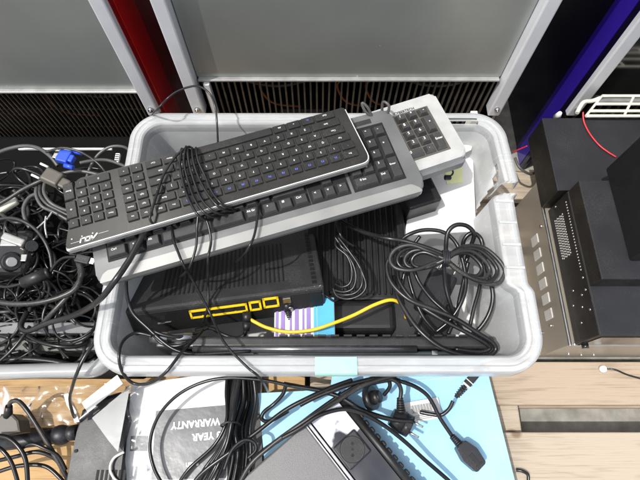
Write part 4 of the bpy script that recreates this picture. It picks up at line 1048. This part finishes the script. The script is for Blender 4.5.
front = [
 ('thin black cable making a wide ring over the white warranty carton', [(330, 392, .12), (312, 389, .12), (292, 386, .12), (262, 380, .122), (226, 378, .12), (198, 384, .115), (174, 398, .105), (157, 419, .09), (150, 444, .08), (154, 468, .075), (166, 490, .07)], .0030, 'cable'),
 ('black cable sweeping from the blue carton down over the cable bunch', [(352, 380, .115), (330, 388, .12), (306, 399, .12), (284, 411, .115), (258, 431, .11), (230, 452, .105), (208, 468, .10), (196, 480, .095), (188, 494, .09)], .0038, 'cable'),
 ('black cable running just above the grey power unit corner', [(396, 375, .125), (366, 384, .125), (340, 399, .13), (316, 414, .135), (292, 430, .13), (268, 448, .125), (250, 465, .12), (236, 490, .11)], .0040, 'cable_dusty'),
 ('black cable squeezed beside the grey power unit', [(394, 379, .12), (362, 386, .12), (334, 402, .122), (308, 420, .125), (282, 438, .12), (262, 452, .115), (246, 470, .11), (238, 492, .10)], .0038, 'cable'),
 ('black cable looping under the others onto the blue carton corner', [(286, 384, .10), (283, 394, .09), (274, 404, .08), (264, 412, .078), (262, 419, .078), (270, 421, .085), (288, 411, .10)], .0036, 'cable'),
 ('long black cable over the power unit that runs out past the appliance plug', [(282, 438, .135), (300, 428, .138), (320, 415, .14), (344, 409, .138), (362, 413, .135), (382, 424, .128), (403, 440, .115), (425, 460, .10), (448, 480, .09), (462, 494, .085)], .0036, 'cable'),
 ('small black cable loop in the corner beside the blue carton', [(224, 470, .12), (232, 450, .12), (244, 440, .12), (254, 442, .118), (256, 450, .115), (248, 458, .11)], .0028, 'cable'),
 ('short dark cable stub by the blue carton corner on the pallet', [(516, 470, .004), (522, 471, .008), (528, 475, .008), (528, 484, .006)], .0030, 'cable'),
 ('thin black wire lying on the pallet at the beige chassis', [(607, 369, .006), (616, 370, .012), (628, 375, .012), (646, 380, .01)], .0018, 'cable'),
]
for lab, pts, rr, m in front: cable(lab, pts, rr, m)
b = B(); q = at(603, 369, .003); b.cyl(q - V((0, 0, .003)), q + V((0, 0, .004)), .008, .006, seg=16)
tag(obj('felt_pad', b, 'white_plastic'), 'small round pale foot pad lying on the pallet board', 'pad')

# black tool handle, bracket and gadgets in the lower left
tp = empty('tripod_handle', 'black pan handle with a round knob lying on the golden pallet', 'handle', at(40, 436, .05))
b = B(); b.cyl(at(-10, 446, .05), at(57, 436, .05), .012, .0135, seg=20); obj('grip', b, 'slate', tp, world=True)
b = B(); s_ = bmesh.new(); bmesh.ops.create_uvsphere(s_, u_segments=20, v_segments=12, radius=.019)
for f in s_.faces: f.smooth = True
b.merge(s_, 0, Matrix.Translation(at(61, 435, .05)) @ Matrix.Diagonal((1.1, .95, .9, 1))); b.cyl(at(66, 434, .05), at(78, 432, .05), .013, .014, seg=20); obj('knob', b, 'slate', tp, world=True)
b = B(); b.prism([tuple(at(x, y, .07).xy) for x, y in [(82, 410), (98, 398), (120, 392), (128, 420), (120, 450), (124, 500), (60, 500), (72, 460), (78, 432)]], .0, .075, bev=.008)
for k in range(7):
    p = at(97 + k * 4.5, 477, .0755); b.box((p.x, p.y, .0755), (.004, .022, .0012), mi=1)
p = at(76, 451, .0755); b.cyl((p.x, p.y, .075), (p.x, p.y, .077), .003, mi=1)
tag(obj('black_tool', b, ['slate', 'slot']), 'dark slate plastic tool body with vent slots, beside the bagged carton', 'tool')
b = B()
BXm = frame(at(88, 410, .10), at(126, 380, .105), at(92, 418, .10))
b.box((.035, -.008, 0), (.075, .020, .0025), bev=.0005, X=BXm, mi=0); b.box((.012, -.008, .0016), (.008, .004, .001), X=BXm, mi=1); b.box((.048, -.008, .0016), (.010, .006, .001), X=BXm, mi=1)
b.box((.03, -.006, .005), (.006, .006, .008), X=BXm, mi=0)
tag(obj('white_bracket', b, ['white_plastic', 'slot']), 'white slotted metal bracket slanting beside the bagged carton', 'bracket')
b = B(); prismp(b, [(92, 418), (130, 386), (118, 452), (108, 440)], .085, .001)
tag(obj('film_scrap', b, 'bin'), 'folded piece of greyish film hanging off the white bracket', 'film')
b = B()
pw = path((66, 394, .13), (69, 404, .12), (74, 412, .11), (77, 422, .10))
for a_, c2 in zip(pw[:-1], pw[1:]):
    X_ = frame(a_, c2, a_ + V((0, .0, .01))); b.box(((c2 - a_).length / 2, 0, 0), ((c2 - a_).length + .001, .001, .008), X=X_)
X_ = frame(at(77, 421, .10), at(92, 409, .10), at(80, 425, .10)); b.box((.018, 0, 0), (.04, .002, .002), X=X_)
tag(obj('cable_tie', b, 'white_plastic'), 'bent white plastic strip standing beside the black tool', 'strip')
cable('cream thin cord curled beside the bagged carton', [(124, 452, .08), (114, 458, .082), (110, 468, .082), (114, 478, .08), (122, 484, .078)], .0022, 'cream', 'thin_cable')
bc = empty('brown_plug', 'grey brown connector with an arched cable, on the golden pallet by the bag', 'plug', at(9, 425, .05))
b = B(); b.prism([tuple(at(x, y, .06).xy) for x, y in [(-4, 438), (22, 432), (20, 420), (14, 414), (2, 414), (-4, 424)]], .03, .065, bev=.004); obj('plug_body', b, 'cable_brown', bc, world=True)
b = B(); b.cyl(at(8, 416, .06), at(9, 406, .075), .008, .006); obj('strain_relief', b, 'black', bc, world=True)
cable(None, [(9, 408, .07), (11, 402, .082), (18, 401, .085), (26, 409, .085), (36, 424, .08), (48, 444, .07), (62, 468, .055), (68, 480, .04)], .0040, 'cable_dusty', 'cord', parent=bc)
ll = [
 ('black cable looping nearest the corner below the brown connector', [(-8, 436, .08), (6, 437, .085), (18, 446, .085), (26, 462, .08), (28, 492, .07)], .0040),
 ('black cable curving inside the bigger loop in the lower corner', [(-8, 446, .085), (2, 450, .09), (12, 464, .085), (20, 490, .075)], .0036),
 ('black cable lying along the pan handle', [(-8, 462, .06), (14, 457, .066), (36, 452, .068), (54, 458, .06), (64, 470, .05)], .0036),
 ('black cable low in the corner running under the black tool', [(-8, 474, .05), (18, 466, .052), (44, 466, .052), (60, 478, .05), (70, 492, .045)], .0036),
 ('black cable arching over the pan handle to the black tool', [(20, 450, .075), (32, 444, .08), (46, 449, .078), (58, 456, .07), (66, 470, .06)], .0030),
]
for lab, pts, rr in ll: cable(lab, pts, rr)

# ------------------------------------------------------------------ hi-fi stack on the right
# beige chassis
bx = empty('metal_chassis', 'low champagne metal chassis with six pale square windows, under the black hi-fi units', 'chassis', (.75, .32, 0))
x0, x1, y0, y1, zt_ = .45, 1.0, .157, .495, .125
b = B(); b.box(((x0 + x1) / 2, (y0 + y1) / 2, zt_ / 2 + .002), (x1 - x0, y1 - y0, zt_ - .004), bev=.002); obj('case', b, 'champagne', bx, world=True)
b = B(); b.box((x0 + .0025, (y0 + y1) / 2, zt_ + .0005), (.006, y1 - y0 + .002, .006), bev=.002, seg=3); b.box(((x0 + x1) / 2 + .004, y0 + .0025, zt_ + .0008), (x1 - x0 - .008, .006, .0055), bev=.002); obj('bright_edge', b, 'steel', bx, world=True)
for k in range(6):
    c0 = (.385 - k * .0315)
    b = B(); b.box((x0 - .0005, c0, .073), (.003, .020, .030), bev=.0008, seg=1); obj('window', b, 'ledsq', bx, world=True)
for (yy, zz) in ((.20, .03), (.40, .112), (.205, .075)):
    b = B(); b.cyl((x0 + .001, yy, zz), (x0 - .004, yy, zz), .0035, .0028, seg=12); obj('screw', b, 'steel', bx, world=True)
for (xx, zz) in ((.49, .04), (.52, .03), (.545, .03)):
    b = B(); b.cyl((xx, y0 + .001, zz), (xx, y0 - .003, zz), .0028, .002, seg=12); obj('screw', b, 'steel', bx, world=True)
# amplifier
am = empty('amplifier', 'black amplifier with perforated side and scattered screws, on the champagne chassis', 'amplifier', (.75, .3, .128))
b = B(); b.box((.735, .293, .169), (.55, .268, .082), bev=.0015); obj('case', b, 'amp', am, world=True)
b = B(); b.box((.735, .293, .2112), (.549, .267, .0022), bev=.0006); obj('top_cover', b, 'amp_top', am, world=True)
b = B()
for i in range(16):
    for j in range(7):
        b.box((.4597, .395 - i * .0052 - (j % 2) * .002, .147 + j * .0052), (.001, .0026, .0022))
for i in range(24): b.box((.4597, .41 - i * .0058, .199), (.001, .0022, .0022))
obj('vent_holes', b, 'ledsq', am, world=True)
for yy, zz in ((.42, .16), (.25, .16), (.235, .185), (.225, .15), (.262, .2), (.215, .178), (.24, .2), (.205, .2), (.19, .165)):
    b = B(); b.cyl((.4605, yy, zz), (.4585, yy, zz), .0026, .002, seg=10); obj('screw', b, 'steel', am, world=True)
b = B(); b.box((.735, .1585, .166), (.53, .002, .062)); b.cyl((.474, .158, .135), (.474, .15, .135), .006)
obj('front_panel', b, 'copper' if False else 'black_gloss', am, world=True)
# middle black unit
b = B(); b.box((.735, .334, .2325), (.55, .184, .038), bev=.002, mi=0)
b.box((.735, .334, .2522), (.549, .183, .0012), bev=.0005, mi=1)
tag(obj('tape_deck', b, ['amp', 'amp_top']), 'flat black hi-fi unit with dusty grey lid, stacked on the amplifier', 'hi-fi unit')
# rear black box
b = B(); b.box((.735, .5155, .165), (.576, .165, .072), bev=.0015, mi=0); b.box((.735, .5155, .2018), (.5755, .1645, .0014), bev=.0006, mi=1)
p_ = at(540, 208, .15)
tag(obj('disc_player', b, ['amp', 'amp_top']), 'wide black box with a plain dark grey lid, behind the other hi-fi units', 'hi-fi unit')
# tall speaker
b = B(); b.box((.60, .361, .2535 + .11), (.176, .176, .22), bev=.003, X=Matrix.Translation((0, 0, 0)))
sp_root = tag(obj('speaker', b, 'vinyl'), 'tall matt black speaker box standing on top of the hi-fi stack', 'speaker')
# red wire
cable('red wire trailing over the plain black lid from the white rack', [(583, 112, .215), (584, 122, .208), (590, 134, .206), (599, 145, .206), (608, 152, .206), (616, 157, .206)], .0016, 'redwire', 'red_wire')
cable('short piece of red wire seen in the gap beside the tub', [(513, 152, .12), (520, 149, .14), (527, 146, .16)], .0014, 'redwire', 'red_wire')
b = B(); b.tube(path((515, 158, .10), (520, 168, .10), (530, 174, .09), (536, 172, .08)), .003)
tag(obj('grey_hose', b, 'cable_grey'), 'short grey hose bend on the floor beside the hi-fi stack', 'hose')
# cream wire rack
wr = empty('wire_rack', 'cream coated wire rack lying behind the black hi-fi boxes', 'rack', at(610, 105, .22))
b = B()
za = .215
for yy, (xa, xb) in zip((96, 104, 111, 116), ((602, 700), (596, 700), (590, 700), (586, 700))):
    b.tube([at(xa, yy, za), at((xa + xb) / 2, yy, za), at(xb, yy, za)], .0032)
for (xa, xb) in ((602, 586), (634, 624), (668, 660)):
    b.tube([at(xa, 96, za), at((xa + xb) / 2, 106, za), at(xb, 116, za)], .0026)
b.tube([at(600, 98, za), at(592, 101, za), at(584, 102, za + .004), at(580, 107, za + .002), at(577, 113, za)], .0042)
obj('wires', b, 'wire', wr, world=True)
b = B(); b.cyl(at(560, 113, .18), at(557, 117, .16), .004, .008); tag(obj('rubber_foot', b, 'white_plastic'), 'small white foot cap at the base of the violet cooler side', 'foot cap')
# dark post in the gap
b = B(); b.box((at(537, 80, .2).x + .0, .80, .6), (.03, .01, 1.4)); tag(obj('dark_post', b, 'cable_brown'), 'dark brown upright strip in the gap between the coolers', 'post')
